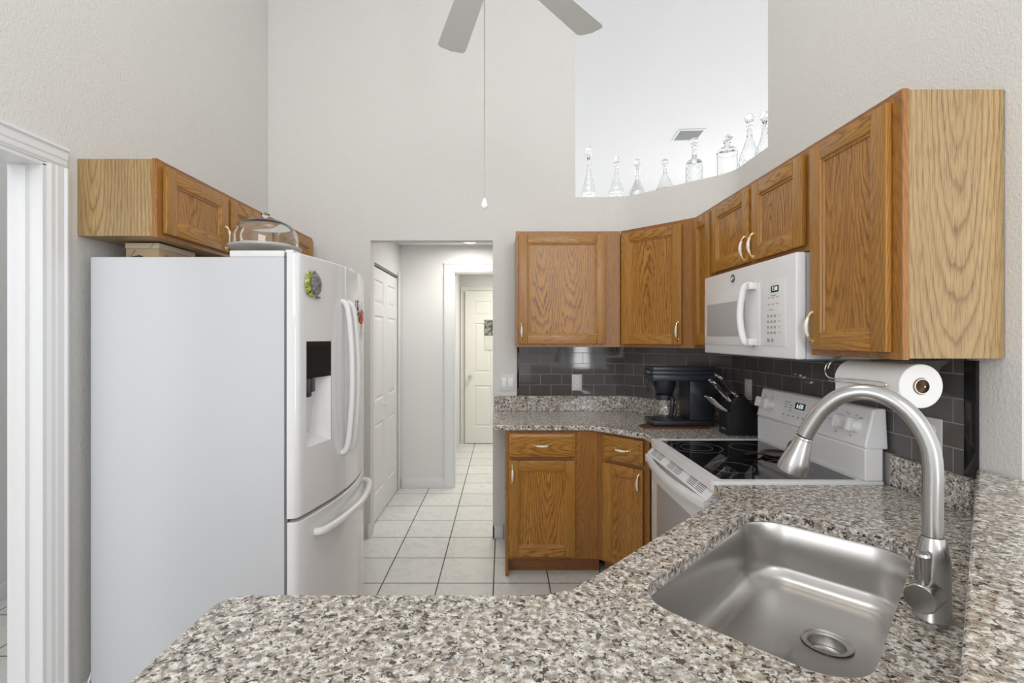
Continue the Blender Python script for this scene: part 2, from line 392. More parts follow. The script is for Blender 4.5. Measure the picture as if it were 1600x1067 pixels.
# casing of the left doorway: profiled
def casing_prof(): return [(0, 0), (.076, 0), (.076, .020), (.066, .022), (.060, .015), (.034, .015), (.028, .012), (.012, .012), (.006, .008), (0, .006)]
x0 = leftx(1.78)+.002
w = MB()
w.prism([(x0+d, 1.739+t) for t, d in casing_prof()], 0.001, 2.069, 'z')
for t in (0,):
    w.prism([(x0+d, 2.069+tt) for tt, d in casing_prof()], .80, 1.815, 'y')
struct(w.build('trim_1', TRIM, sharp=20))
w = MB(); w.box(x0-.122, x0+.004, 1.726, 1.738, .001, 2.06); w.box(x0-.075, x0-.045, 1.712, 1.726, .001, 2.045)
w.box(x0-.122, x0+.004, .86, 1.738, 2.056, 2.0685)
struct(w.build('trim_2', TRIM))
# baseboards
w = MB(); w.box(-.972, -.953, 3.462, 3.556, .001, .10, .003); struct(w.build('baseboard_back', TRIM))
w = MB(); w.box(-.0745, .0, 3.462, 3.4795, .001, .092, .003); w.box(-.0755, -.0595, 3.462, 3.56, .001, .092, .003)
struct(w.build('baseboard_right', TRIM))
w = MB(); w.prism([(leftx(1.83)+.001, 1.83), (leftx(3.4)+.001, 3.4), (leftx(3.4)+.014, 3.4), (leftx(1.83)+.014, 1.83)], .001, .085)
struct(w.build('baseboard_left', TRIM))
# hallway beyond the opening
w = MB(); w.box(-1.13, -.99, 3.561, 3.66, 0, 2.32); w.box(-1.13, -.99, 3.66, 4.56, 2.02, 2.32); w.box(-1.13, -.99, 4.56, 4.64, 0, 2.32); w.box(-1.5, -1.4, 3.6, 4.7, 0, 2.32)
struct(w.build('wall_hall_left', WALLW))
w = MB(); w.box(-1.2, -.474, 4.64, 4.76, 0, 2.32); w.box(-.474, .40, 4.64, 4.76, 2.07, 2.32); w.box(.40, 2.2, 4.64, 4.76, 0, 2.32)
struct(w.build('wall_hall_back', WALLW))
struct(MB().box(-1.6, 2.2, 3.70, 6.8, 2.321, 2.42).build('ceiling_hall', CEIL))
struct(MB().box(-.60, 1.2, 6.6, 6.72, 0, 2.32).build('wall_laundry_back', WALLW))
struct(MB().box(-.72, -.585, 4.77, 6.6, 0, 2.32).build('wall_laundry_left', WALLW))
struct(MB().box(1.1, 1.2, 4.77, 6.59, 0, 2.32).build('wall_laundry_right', WALLW))
struct(MB().box(1.3, 1.4, 3.85, 4.63, 0, 2.32).build('wall_hall_right', WALLW))
struct(MB().box(-.97, -.558, 4.622, 4.639, .001, .095, .003).build('baseboard_hall', TRIM))
def casing_flat(name, y, xl, xr, zt, wd, mat=TRIM):
    w = MB(); pr = casing_prof()
    w.prism([(xl-t*wd/.076, y-d) for t, d in pr], .001, zt, 'z'); w.prism([(xr+t*wd/.076, y-d) for t, d in pr], .001, zt, 'z')
    w.prism([(y-d, zt+t*wd/.076) for t, d in pr], xl-wd, xr+wd, 'x')
    return struct(w.build(name, mat, sharp=20))
casing_flat('trim_3', 4.638, -.474, .40, 2.065, .088)
w = MB(); w.box(-.474, -.462, 4.64, 4.76, .001, 2.055); w.box(.388, .40, 4.64, 4.76, .001, 2.055); w.box(-.474, .40, 4.64, 4.76, 2.056, 2.069)
struct(w.build('trim_4', TRIM))
casing_flat('trim_5', 6.598, -.517, .31, 2.07, .06, DOORC)
struct(MB().box(-.58, -.578+.01, 6.585, 6.598, .001, .09).build('baseboard_laundry', TRIM))

def panel_door(name, w_, h, panels, mat, th=.035):
    """slab door in local x (width), y (front = 0, facing -y), z; recessed moulded panels on the front"""
    m = MB(); xs = sorted({0, w_, *[v for p in panels for v in p[:2]]}); zs = sorted({0, h, *[v for p in panels for v in p[2:]]})
    for i in range(len(xs)-1):
        for j in range(len(zs)-1):
            a, b_, c, d = xs[i], xs[i+1], zs[j], zs[j+1]
            if any(p[0] <= a and b_ <= p[1] and p[2] <= c and d <= p[3] for p in panels): continue
            m.bm.faces.new([m.bm.verts.new(q) for q in ((a, 0, c), (b_, 0, c), (b_, 0, d), (a, 0, d))])
    for p in panels:
        rg = []
        for ins, dy in ((0, 0), (.006, .009), (.018, .009), (.036, .002)):
            rg.append([(p[0]+ins, dy, p[2]+ins), (p[1]-ins, dy, p[2]+ins), (p[1]-ins, dy, p[3]-ins), (p[0]+ins, dy, p[3]-ins)])
        m.rings(rg, cap0=False)
    for q in (((0, 0, 0), (0, th, 0), (0, th, h), (0, 0, h)), ((w_, 0, 0), (w_, th, 0), (w_, th, h), (w_, 0, h)), ((0, th, 0), (w_, th, 0), (w_, th, h), (0, th, h)), ((0, 0, h), (w_, 0, h), (w_, th, h), (0, th, h)), ((0, 0, 0), (w_, 0, 0), (w_, th, 0), (0, th, 0))):
        m.bm.faces.new([m.bm.verts.new(v) for v in q])
    bmesh.ops.remove_doubles(m.bm, verts=m.bm.verts, dist=.0002)
    return m.build(name, mat, sharp=20)
# bifold closet door on the hall's left wall
d1 = bpy.data.objects.new('door_1', None); COL.objects.link(d1); struct(d1); d1.location = (-.993, 3.675, .012); d1.rotation_euler = (0, 0, R(90))
for k in range(2):
    lf = panel_door('door_leaf', .428, 1.975, [(.075, .353, .2, .75), (.075, .353, .93, 1.60), (.075, .353, 1.69, 1.88)], DOORW, .03)
    lf.parent = d1; lf.location = (.002+k*.432, 0, 0)
    if k == 0:
        MB().lathe([(.006, 0), (.006, -.018), (.016, -.022), (.017, -.034), (.008, -.04)], (.30, 0, .88), 16, 'y').build('door_knob', PLAW, lf)
struct(MB().box(-1.02, -.994, 3.662, 4.558, 2.0, 2.019).build('trim_6', GREYP))
w = MB(); w.box(-.989, -.975, 3.60, 3.672, .001, 2.06, .003); w.box(-.989, -.975, 4.552, 4.618, .001, 2.06, .003)
struct(w.build('trim_7', TRIM))
# far six-panel door
d2 = panel_door('door_2', .80, 2.055, [(.12, .35, .22, .78), (.45, .68, .22, .78), (.12, .35, .95, 1.62), (.45, .68, .95, 1.62), (.12, .35, 1.72, 1.92), (.45, .68, 1.72, 1.92)], DOORC)
struct(d2); d2.location = (-.513, 6.55, .01)
k = MB(); k.lathe([(.028, 0), (.028, -.008), (.012, -.012), (.011, -.04), (.026, -.05), (.028, -.07), (.018, -.082)], (.07, 0, .90), 20, 'y'); k.build('door_knob', CHROME, d2)
pc = MB().box(0, .21, 0, .006, 0, .21).build('photograph_sheet', magnet_mat('dark_photograph_print', [(0, (.06, .07, .05)), (.42, (.16, .17, .13)), (.52, (.32, .33, .29)), (.6, (.10, .11, .08))], 14))
tag(pc, 'dark photograph taped to the far cream door at the end of the hall', 'picture'); pc.location = (-.252, 6.542, 1.467)
pc = MB().box(0, .2, 0, .004, 0, .19).build('paper_note', pm('note_paper', (.70, .70, .64), .8))
tag(pc, 'pale paper note taped below the dark photograph on the far door', 'paper'); pc.location = (-.25, 6.544, 1.27)
th_ = MB().box(-.02, 0, 0, .07, 0, .11, .004).build('thermostat', PLAW); tag(th_, 'small white wall box beyond the second doorway, above knob height', 'thermostat'); th_.location = (-.562, 5.3, 1.45)
# recessed hall light
rl = thing('recessed_light', 'round recessed ceiling light glowing in the hall', 'light', (-.305, 4.40, 2.319))
MB().lathe([(.085, 0), (.085, -.006), (.068, -.012), (.066, -.002)], n=32, cap=False).build('trim_ring', TRIM, rl)
MB().lathe([(.064, -.001), (.064, -.004)], n=32).build('lens', pm('lit_lens', (1, 1, 1), .5, emis=((1, .95, .85), 12)), rl)
area('hall_light', (-.30, 4.2, 2.29), (0, 0, 0), .3, .3, 6.5, (1, .96, .9))
area('laundry_light', (.2, 5.7, 2.29), (0, 0, 0), .4, .4, 16, (1, .96, .87))
area('side_room_light', (-2.2, .6, 2.5), (0, 0, 0), .6, .6, 4, (.95, .98, 1))  # unseen light over the side room behind the left doorway

# tile backsplashes (local frame: x along the wall, y into it) -- fixed to the walls
def tile_panel(name, loc, rz, length, z0, z1, t=.009):
    m = MB().box(0, length, -t, -.0005, z0, z1).build(name, SUBW); m.location = loc; m.rotation_euler = (0, 0, rz); return struct(m)
ZT = 1.0235
tile_panel('wall_back_tile', (.115, BW, 0), 0, .751, ZT, 1.376)
tile_panel('wall_diagonal_tile', (.8735, 3.4765, 0), R(-45), .738, ZT, 1.376)
tile_panel('wall_right_tile', (1.40, 2.946, 0), R(-90), 1.484, ZT, 1.376)
struct(MB().box(.100, .1145, 3.470, 3.4795, ZT, 1.376, .002).build('wall_back_tile_edge', BLKTRIM))
struct(MB().box(1.389, 1.3995, 1.423, 1.4615, ZT, 1.371, .002).build('wall_right_tile_edge', BLKTRIM))

# ------------------------------------------------------------------ cabinets
def pull(parent, x, z, y=0, vert=True, L=.095):
    """arched brass pull with an ivory centre"""
    h = L*1.06/2; f = [(-h, 0), (-h*.92, .010), (-h*.6, .022), (-h*.25, .028), (0, .029), (h*.25, .028), (h*.6, .022), (h*.92, .010), (h, 0)]
    f = [(a, d*.82) for a, d in f]
    rad = [.0078, .0065, .0045, .0052, .006, .0052, .0045, .0065, .0078]
    P = (lambda a, d: (x, y-d, z+a)) if vert else (lambda a, d: (x+a, y-d, z))
    m = MB(); m.tube([P(a, d) for a, d in f], rad, 10, sub=3, mi=0)
    c = MB(); c.tube([P(a, d) for a, d in [(-h*.66, .0168), (-h*.3, .0226), (0, .0238), (h*.3, .0226), (h*.66, .0168)]], [.0048, .0062, .0072, .0062, .0048], 10, sub=3)
    for sgn in (-1, 1): m.lathe([(.0085, 0), (.0085, -.003), (.004, -.006)], (P(sgn*h, 0)), 12, 'y')
    p = m.build('handle', BRASS, parent); p.name
    g = c.build('handle_grip', CERAM, parent)
    return p
def door(parent, x0, x1, z0, z1, handle=None, hz=None, name='door'):
    m = MB(); st = .058; g = .0006; t = .019
    yb, yf = -.0012, -.0012-t
    m.box(x0, x0+st, yf, yb, z0, z1, .0035, 0); m.box(x1-st, x1, yf, yb, z0, z1, .0035, 0)
    m.box(x0+st+g, x1-st-g, yf, yb, z1-st, z1, .0035, 1); m.box(x0+st+g, x1-st-g, yf, yb, z0, z0+st, .0035, 1)
    a0, a1, c0, c1 = x0+st-.001, x1-st+.001, z0+st-.001, z1-st+.001
    rg = [[(a0+i, y, c0+i), (a1-i, y, c0+i), (a1-i, y, c1-i), (a0+i, y, c1-i)] for i, y in ((0, yf+.001), (.004, yf+.0055), (.009, yf+.006), (.013, yf+.011))]
    m.rings(rg, False, False, 0)
    i = .013; m.box(a0+i-.002, a1-i+.002, yf+.011, yb, c0+i-.002, c1-i+.002, 0, 2)
    o = m.build(name, [OAKV, OAKH, OAKP], parent)
    if handle is not None: pull(o, handle, hz, yf)
    return o
def drawer(parent, x0, x1, z0, z1):
    yb, yf = -.0012, -.021
    rg = [[(x0+i, y, z0+i), (x1-i, y, z0+i), (x1-i, y, z1-i), (x0+i, y, z1-i)] for i, y in ((0, yb), (0, yf+.005), (.003, yf+.0045), (.014, yf+.001), (.017, yf-.001))]
    m = MB(); m.rings(rg, mi=0); o = m.build('drawer', [OAKH], parent, sharp=15)
    pull(o, (x0+x1)/2, (z0+z1)/2, yf, False); return o
def frame(parent, w_, z0, z1, openings, t=.019, name='face_frame'):
    """face frame with openings (x0,x1,z0,z1) between stiles and rails"""
    m = MB()
    for a, b_, *_ in openings:
        m.box(a+.0003, b_-.0003, .0004, t, z1-.035, z1-.0004, 0, 1); m.box(a+.0003, b_-.0003, .0004, t, z0+.0004, z0+.035, 0, 1)
    ed = [(0, openings[0][0])]+[(openings[i][1], openings[i+1][0]) for i in range(len(openings)-1)]+[(openings[-1][1], w_)]
    for a, b_ in ed: 
        if b_-a > .002: m.box(a, b_, 0, t, z0, z1, 0, 0)
    return m.build(name, [OAKF, OAKFH], parent)
def carcass(parent, poly, z0, z1, name='carcass'):
    m = MB(); m.prism(poly, z0, z1); return m.build(name, OAKS, parent)
ZU0, ZU1 = 1.377, 2.134
# over-fridge cabinets (two units) on the left wall
def wallcab(label, loc, rz, w_, z0, z1, doors, depth=.30, group='honey oak wall cabinets', filler=0):
    t = thing('wall_cabinet', label, 'cabinet', (loc[0], loc[1], 0), rz, group)
    carcass(t, [(.0005, .0195), (w_-.0005, .0195), (w_-.0005, depth), (.0005, depth)], z0+.004, z1-.003)
    frame(t, w_, z0, z1, [(a+.012, b_-.012, 0, 0) for a, b_, *_ in doors])
    for a, b_, hx in doors:
        door(t, a, b_, z0+.020, z1-.022, hx, z0+.10 if z1-z0 > .5 else z0+.085)
    return t
G1 = 'oak cabinets over the fridge'
wallcab('short oak cabinet above the fridge, the one nearest with its pale side showing', (-1.341, 1.876), R(90), .925, 1.829, ZU1, [(.03, .458, .43), (.482, .90, .51)], .306, G1)
wallcab('far short oak cabinet above the fridge, mostly hidden behind the glass cake dome', (-1.341, 2.803), R(90), .60, 1.829, ZU1, [(.03, .57, .06)], .316, G1)
# back wall upper
wallcab('oak wall cabinet with one wide door on the back wall above the outlet', (.084, 3.17), 0, .683, ZU0, ZU1, [(.018, .585, .036)], .306, 'oak wall cabinets around the range')
# diagonal corner upper
LD = math.hypot(.343, .36)
t = thing('wall_cabinet', 'oak corner cabinet set diagonally above the coffee maker', 'cabinet', (.770, 3.168, 0), -math.atan2(.362, .343), 'oak wall cabinets around the range')
Mi = (Matrix.Translation((.770, 3.168, 0)) @ Matrix.Rotation(-math.atan2(.362, .343), 4, 'Z')).inverted()
def loc2(p): q = Mi @ Vector((p[0], p[1], 0)); return (q.x, q.y)
carcass(t, [(.002, .0195), (LD-.004, .0195), loc2((1.386, 2.815)), loc2((1.386, 2.945)), loc2((.88, 3.452)), loc2((.772, 3.462))], ZU0+.004, ZU1-.003)
frame(t, LD, ZU0, ZU1, [(.03, LD-.092, 0, 0)]); door(t, .015, LD-.092+.018, ZU0+.02, ZU1-.022, LD-.092+.018-.022, ZU0+.10)
# right wall uppers (face x=1.113); local x runs towards the camera
XR = 1.113
wallcab('narrow oak wall cabinet squeezed between the diagonal corner cabinet and the microwave', (XR, 2.806), R(-90), .244, ZU0, ZU1, [(.012, .232, None)], .284, 'oak wall cabinets around the range')
wallcab('short oak cabinet with two doors directly above the microwave', (XR, 2.560), R(-90), .812, 1.756, ZU1, [(.014, .396, .374), (.424, .788, .446)], .284, 'oak wall cabinets around the range')
tc_ = wallcab('tall oak wall cabinet at the right end over the paper towels, pale side panel showing', (XR, 1.746), R(-90), .396, ZU0, ZU1, [(.016, .362, .036)], .284, 'oak wall cabinets around the range')

# base cabinets
def toe(parent, pts, z=.10): MB().prism(pts, .001, z).build('toe_kick', OAKFH, parent)
t = thing('base_cabinet', 'oak base cabinet with one drawer and door beside the hall opening', 'cabinet', (.014, 2.92, 0), 0, 'oak base cabinets')
carcass(t, [(.0195-.019, .0195), (.554, .0195), (.554, .53), (.0005, .53)], .104, .880)
frame(t, .5565, .1045, .880, [(.040, .40, 0, 0)])
MB().box(.0405, .3995, 0.0005, .0185, .70, .725).build('middle_rail', OAKFH, t)
drawer(t, .022, .418, .722, .862); door(t, .022, .418, .125, .70, .042, .62)
toe(t, [(.022, .075), (.58, .075), (.58, .09), (.022, .09)], .103)
MB().box(0, .019, .0, .53, .001, .1035).build('side_foot', OAKF, t)
t = thing('base_cabinet', 'oak base cabinet set diagonally next to the white range, narrow drawer above its door', 'cabinet', (.572, 2.921, 0), R(-45), 'oak base cabinets')
Mi = (Matrix.Translation((.572, 2.921, 0)) @ Matrix.Rotation(R(-45), 4, 'Z')).inverted()
carcass(t, [(.002, .0195), (.338, .0195), loc2((.832, 2.50)), loc2((1.38, 2.50)), loc2((1.38, 2.92)), loc2((.88, 3.43)), loc2((.572, 3.44))], .104, .880)
frame(t, .338, .1045, .880, [(.062, .290, 0, 0)])
MB().box(.0625, .2895, .0005, .0185, .70, .725).build('middle_rail', OAKFH, t)
drawer(t, .044, .306, .722, .862); door(t, .044, .306, .125, .70, .284, .62)
toe(t, [(.0, .075), (.40, .075), (.40, .09), (.0, .09)], .103)

# ------------------------------------------------------------------ worktops
def uv2(u, v): return ((u-v)/math.sqrt(2), (u+v)/math.sqrt(2))
ZC0, ZC1 = .882, .914
t = thing('corner_countertop', 'speckled granite worktop under the coffee maker with a low granite upstand', 'countertop', (0, 0, 0))
pts = [(-.0605, 2.91)]+[(-.05, 2.895), (.50, 2.895)]+[(.535, 2.886)]+[(.765, 2.660), (.775, 2.645), (.775, 2.497), (1.3975, 2.497), (1.3975, 2.946), (.868+.012, 3.468), (.862, 3.4785), (-.0605, 3.4785)]
MB().prism(pts, ZC0, ZC1).build('worktop', GRAN, t, mod=.006)
w = MB(); w.prism([(-.0605, 3.457), (.870, 3.457), (1.377, 2.9495-.0), (1.377, 2.497), (1.397, 2.497), (1.397, 2.945), (.868+.012, 3.466), (.862, 3.478), (-.0605, 3.478)], ZC1+.0005, 1.022)
w.build('upstand', GRAN, t, mod=.002)
# peninsula / sink worktop with sink cut-out
def rrect(u0, u1, v0, v1, r, n=8):
    P = arc(u1-r, v1-r, r, 0, 90, n)+arc(u0+r, v1-r, r, 90, 180, n)+arc(u0+r, v0+r, r, 180, 270, n)+arc(u1-r, v0+r, r, 270, 360, n)
    return P
hole = [uv2(*p) for p in rrect(.885, 1.615, .125, .512, .085)]
t = thing('sink_countertop', 'large speckled granite worktop with the sink cut out, nearest the viewer', 'countertop', (0, 0, 0))
outer = [(-.57, .36), (.355, .36), (1.3975, 1.4025), (1.3975, 1.7265), (.752, 1.7265), (.752, 1.628)]+[(.20, 1.067), (.14, 1.012), (.09, .993), (.05, .990)]+[(-.52, .990), (-.553, .98), (-.567, .955), (-.57, .93)]
MB().holed(outer, [hole], ZC0, ZC1).build('worktop', GRAN, t, mod=.005)
MB().box(1.377, 1.397, 1.43, 1.7265, ZC1+.0005, 1.022).build('upstand', GRAN, t, mod=.002)
# raised bar: knee wall and its granite top, 45 degrees
kw = MB().prism([uv2(.52, -.005), uv2(1.94, -.005), uv2(1.965, -.03), (1.39, 1.303), uv2(1.85, -.12), uv2(.52, -.12)], 0, 1.024)
struct(kw.build('wall_knee', WALL))
bt = MB().prism([uv2(.50, .0225), (1.396, 1.4278), (1.3965, 1.302), (1.52, 1.302), (1.52, 1.26), (1.46, 1.10), uv2(1.55, -.36), uv2(.50, -.36)], 1.026, 1.056)
bt = bt.build('bar_top', GRAN, mod=.007); tag(bt, 'raised granite breakfast bar top along the right edge, above the sink', 'countertop')
# cabinets below the sink worktop (panels, open inside for the sink)
t = thing('sink_base_cabinet', 'oak base cabinets carrying the sink worktop', 'cabinet', (0, 0, 0))
MB().prism([(.80, 1.645), (.745, 1.585), (.135, .975), (.125, .965), (-.53, .965), (-.53, .947), (.133, .947), (.76, 1.574), (.80, 1.614)], .10, .8805).build('front_panel', OAKV, t)
MB().box(-.545, -.531, .40, .965, .001, .8805).build('side_panel', OAKS, t)
MB().box(-.53, .30, .40, .415, .001, .8805).build('back_panel', OAKS, t)
MB().box(.82, 1.36, 1.68, 1.70, .001, .8805).build('side_panel', OAKS, t)

# ------------------------------------------------------------------ sink (local frame u,v)
sk = thing('sink', 'undermount brushed steel kitchen sink bowl set in the granite', 'sink', (0, 0, 0), R(45))
# local x=u, y=v
m = MB()
def rr3(ins, r, z): return [(p[0], p[1], z) for p in rrect(.878+ins, 1.622-ins, .118+ins, .519-ins, r, 10)]
rg = [rr3(-.02, .11, .8805), rr3(.0, .10, .8805), rr3(.004, .10, .872), rr3(.010, .096, .80)]
for a in range(0, 91, 10): rg.append(rr3(.012+.05*(1-cos(R(a))), .095-.03*(1-cos(R(a))), .769-.05*sin(R(a))))
m.rings(rg, False, False)
dc = (1.347, .268); dr = .052
last = rg[-1]
inner = [(dc[0]+dr*cos(2*pi*k/32), dc[1]+dr*sin(2*pi*k/32)) for k in range(32)]
lo = [p[:2] for p in last]
tri = tessellate_polygon([[Vector((*p, 0)) for p in lo], [Vector((*p, 0)) for p in inner]])
vs = [m.bm.verts.new((*p, .719)) for p in lo+inner]
for q in tri:
    try: m.bm.faces.new([vs[i] for i in q])
    except ValueError: pass
bmesh.ops.remove_doubles(m.bm, verts=m.bm.verts, dist=.0005)
m.build('bowl', SINKM, sk, sharp=50)
m = MB(); m.lathe([(.0535, .003), (.053, .0045), (.050, .0045), (.047, .001), (.041, .0015), (.038, -.002), (.037, -.028), (.030, -.032), (.0, -.032)], (dc[0], dc[1], .7192), 40, cap=False)
dn = m.build('drain', SINKM, sk)
m = MB(); m.lathe([(.0, .008), (.012, .007), (.02, .002), (.026, 0), (.028, -.002)], (dc[0], dc[1], .690), 24, cap=False); m.build('strainer', CHROME, sk)

# ------------------------------------------------------------------ faucet: local x = reach direction (toward the bowl)
fx, fy = .806, .909
fa = thing('faucet', 'tall brushed nickel pull-down gooseneck faucet behind the sink', 'faucet', (fx, fy, ZC1), R(135))
m = MB(); m.lathe([(.0295, .0005), (.0295, .004), (.0275, .008), (.027, .06), (.0275, .09), (.027, .105), (.0235, .130), (.0185, .150), (.0175, .153)], n=40)
m.build('body', STEEL, fa)
m = MB(); m.tube([(0, 0, .154), (0, 0, .22), (0, 0, .28), (.006, 0, .325), (.026, 0, .370), (.058, 0, .402), (.100, 0, .4155), (.142, 0, .404), (.175, 0, .374), (.197, 0, .338), (.209, 0, .312)], .0160, 24, sub=5)
m.build('spout', STEEL, fa)
A = Vector((.210, 0, .309)); D = Vector((.024, 0, -.075)).normalized()
m = MB(); m.tube([A+D*d for d in (0, .004, .006, .03, .055, .075, .083)], [.0165, .0175, .0165, .0215, .028, .0305, .0295], 32)
hd = m.build('spray_head', STEEL, fa)
m = MB(); m.lathe([(.021, 0), (.021, .002)], n=24); m.xf(Matrix.Translation(A+D*.0835) @ D.to_track_quat('Z', 'Y').to_matrix().to_4x4()); m.build('spray_face', GREYP, hd)
q = A+D*.032+Vector((.0225, 0, .004)); m = MB(); q = q-Vector((.004, 0, 0)); m.tube([q-D*.014, q-D*.006, q+D*.006, q+D*.014], [.003, .0055, .0055, .003], 12); m.build('spray_button', BLKP, hd)
# side control: barrel toward the viewer side with lever
e = Vector((-.1, 1, .02)).normalized()
m = MB()
cb = Vector((0, 0, .052))
e = Vector((.23, .97, 0)).normalized()
m.lathe([(.0245, .0), (.0255, .03), (.026, .056), (.0250, .060), (.0235, .0615), (.0, .062)], n=40)
m.xf(Matrix.Translation(cb) @ e.to_track_quat('Z', 'Y').to_matrix().to_4x4())
hb = m.build('control_barrel', STEEL, fa)
p0 = cb+e*.042+Vector((0, 0, .022)); 
m = MB(); m.tube([p0, p0+Vector((0, 0, .012))+e*.001, p0+Vector((0, 0, .054))+e*.004, p0+Vector((0, 0, .058))+e*.004], [.0075, .008, .0125, .0105], 24, up=(1, 0, 0)); m.build('lever', STEEL, hb)

# ------------------------------------------------------------------ refrigerator
FX0, FX1, FY0, FY1, FZ = -1.596, -.847, 1.87, 2.765, 1.751
fr = thing('refrigerator', 'white french door refrigerator with a bottom freezer drawer', 'refrigerator', (-1.2, 2.3, 0))
def RB(name, m, mat, parent=fr, **k):
    m.xf(Matrix.Translation((1.2, -2.3, 0))) if parent is fr or True else None
    return m.build(name, mat, parent, **k)
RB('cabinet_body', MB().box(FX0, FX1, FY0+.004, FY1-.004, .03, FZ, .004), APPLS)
RB('base_grille', MB().box(FX0+.02, FX1-.02, FY0+.02, FY1-.02, .001, .03), GREYP)
RB('door_gasket', MB().box(FX1+.0005, FX1+.0105, FY0+.012, FY1-.012, .06, FZ-.004), GREYP)
DXB = FX1+.011
def bulge(y): 
    s = (y-FY0)/(FY1-FY0); return -.795+.068*(1-(2*s-1)**2)
def fdoor(y0, y1, z0, z1, cut=None):
    m = MB(); n = 14; e = .014
    out = []
    for k in range(n+1):
        y = y0+(y1-y0)*k/n; out.append((bulge(y), y))
    # soften the outer corners
    f = out[0]; l = out[-1]
    if y0 < FY0+.01: out = [(f[0]-.020, f[1]), (f[0]-.008, f[1]+.004)]+[(f[0]+.002, f[1]+.014)]+out[1:]
    else: out = [(f[0]-.006, f[1])]+[(out[0][0], f[1]+.005)]+out[1:]
    if y1 > FY1-.01: out = out[:-1]+[(l[0]+.002, l[1]-.014), (l[0]-.008, l[1]-.004), (l[0]-.020, l[1])]
    else: out = out[:-1]+[(l[0], l[1]-.005), (l[0]-.006, l[1])]
    poly = [(DXB, y0)]+out+[(DXB, y1)]
    m.prism(poly, z0, z1); return m
mid = 2.240
# the near door has a cut-out for the dispenser: build it from 4 bands
D0, D1, DZ0, DZ1 = 1.922, 2.096, 1.0, 1.424
near = MB()
def strip(y0, y1, z0, z1):
    n = max(2, int((y1-y0)/.03)); pl = [(DXB, y0)]+[(bulge(y0+(y1-y0)*k/n), y0+(y1-y0)*k/n) for k in range(n+1)]+[(DXB, y1)]
    near.prism(pl, z0, z1)
yA, yB = FY0+.002, mid-.003
def poly_band(y0, y1, z0, z1):
    pass
# grid of front quads around the hole
ys = sorted([yA+.016, D0, D1]+[D1+(yB-.004-D1)*k/6 for k in range(1, 7)]+[(yA+.016+D0)/2])
cols = [(DXB, yA), (bulge(yA)-.020, yA), (bulge(yA)-.007, yA+.004), (bulge(yA)+.001, yA+.010)]+[(bulge(y), y) for y in ys]+[(bulge(yB)-.006, yB), (DXB, yB)]
zsr = [.738, .742, DZ0, DZ1, 1.762, 1.768]
V = {}
for i, (x, y) in enumerate(cols):
    for j, z in enumerate(zsr):
        xx = x-(.006 if j in (0, 5) and 1 < i < len(cols)-1 else 0); V[i, j] = near.bm.verts.new((xx, y, z))
iD0 = [i for i, c in enumerate(cols) if abs(c[1]-D0) < 1e-6][0]; iD1 = [i for i, c in enumerate(cols) if abs(c[1]-D1) < 1e-6][0]
for i in range(len(cols)-1):
    for j in range(len(zsr)-1):
        if iD0 <= i < iD1 and j == 2: continue
        near.bm.faces.new((V[i, j], V[i+1, j], V[i+1, j+1], V[i, j+1]))
near.bm.faces.new([V[i, 0] for i in range(len(cols))]); near.bm.faces.new([V[i, 5] for i in range(len(cols))])
nd = RB('fridge_door', near, APPL, sharp=40)
RB('fridge_door', fdoor(mid+.003, FY1-.002, .738, 1.768), APPL, mod=.003, sharp=40)
fz = RB('freezer_drawer', fdoor(FY0+.002, FY1-.002, .062, .722), APPL, mod=.004, sharp=40)
# dispenser
m = MB(); xb = bulge(D0)
DZM = 1.275
rg = [[(bulge(D0)-.001, D0, DZ0), (bulge(D1)-.001, D1, DZ0), (bulge(D1)-.001, D1, DZM), (bulge(D0)-.001, D0, DZM)],
      [(-.83, D0+.018, DZ0+.035), (-.83, D1-.018, DZ0+.035), (-.805, D1-.018, DZM-.01), (-.805, D0+.018, DZM-.01)]]
m.rings(rg, False, True)
RB('dispenser_recess', m, APPL, nd, sharp=20)
m = MB(); m.prism([(DXB+.02, D0+.0005), (bulge(D0)-.001, D0+.0005), (bulge(D1)-.001, D1-.0005), (DXB+.02, D1-.0005)], DZM, DZ1-.0005)
RB('dispenser_panel', m, DISPG, nd)
m = MB(); m.box(-.80, -.765, D0+.004, D0+.055, 1.22, 1.274, .004); m.box(-.80, -.775, D0+.012, D0+.045, 1.20, 1.22, .003); RB('dispenser_paddle', m, BLKP, nd)
# handles
def vhandle(y, x, parent):
    m = MB(); P = []
    for s_, dx in ((0, .0), (.02, .022), (.10, .036), (.3, .048), (.5, .052), (.7, .048), (.9, .036), (.98, .022), (1, 0)): P.append((x+dx, y, .915+.69*s_))
    m.tube(P, [.011, .013, .013, .013, .013, .013, .013, .013, .011], 14, sub=4, flat=1.0, up=(1, 0, 0)); RB('handle', m, PLAW, parent)
vhandle(2.200, bulge(2.2)-.004, nd)
fd2 = [o for o in fr.children if o.name.startswith('fridge_door') and o is not nd][0]
vhandle(2.272, bulge(2.272)-.004, fd2)
m = MB(); P = []
for s_, dx in ((0, .0), (.03, .030), (.2, .040), (.5, .046), (.8, .040), (.97, .030), (1, 0)):
    y = 1.975+.72*s_; P.append((bulge(y)-.003+dx, y, .648))
m.tube(P, .0155, 14, sub=5, up=(0, 0, 1)); RB('handle', m, PLAW, fz)
m = MB(); m.box(-1.06, -.848, FY0+.006, FY0+.16, FZ+.0005, FZ+.026, .005); m.box(-.846, -.815, FY0+.012, FY0+.10, FZ+.018, FZ+.030, .004); RB('hinge_cover', m, APPL)
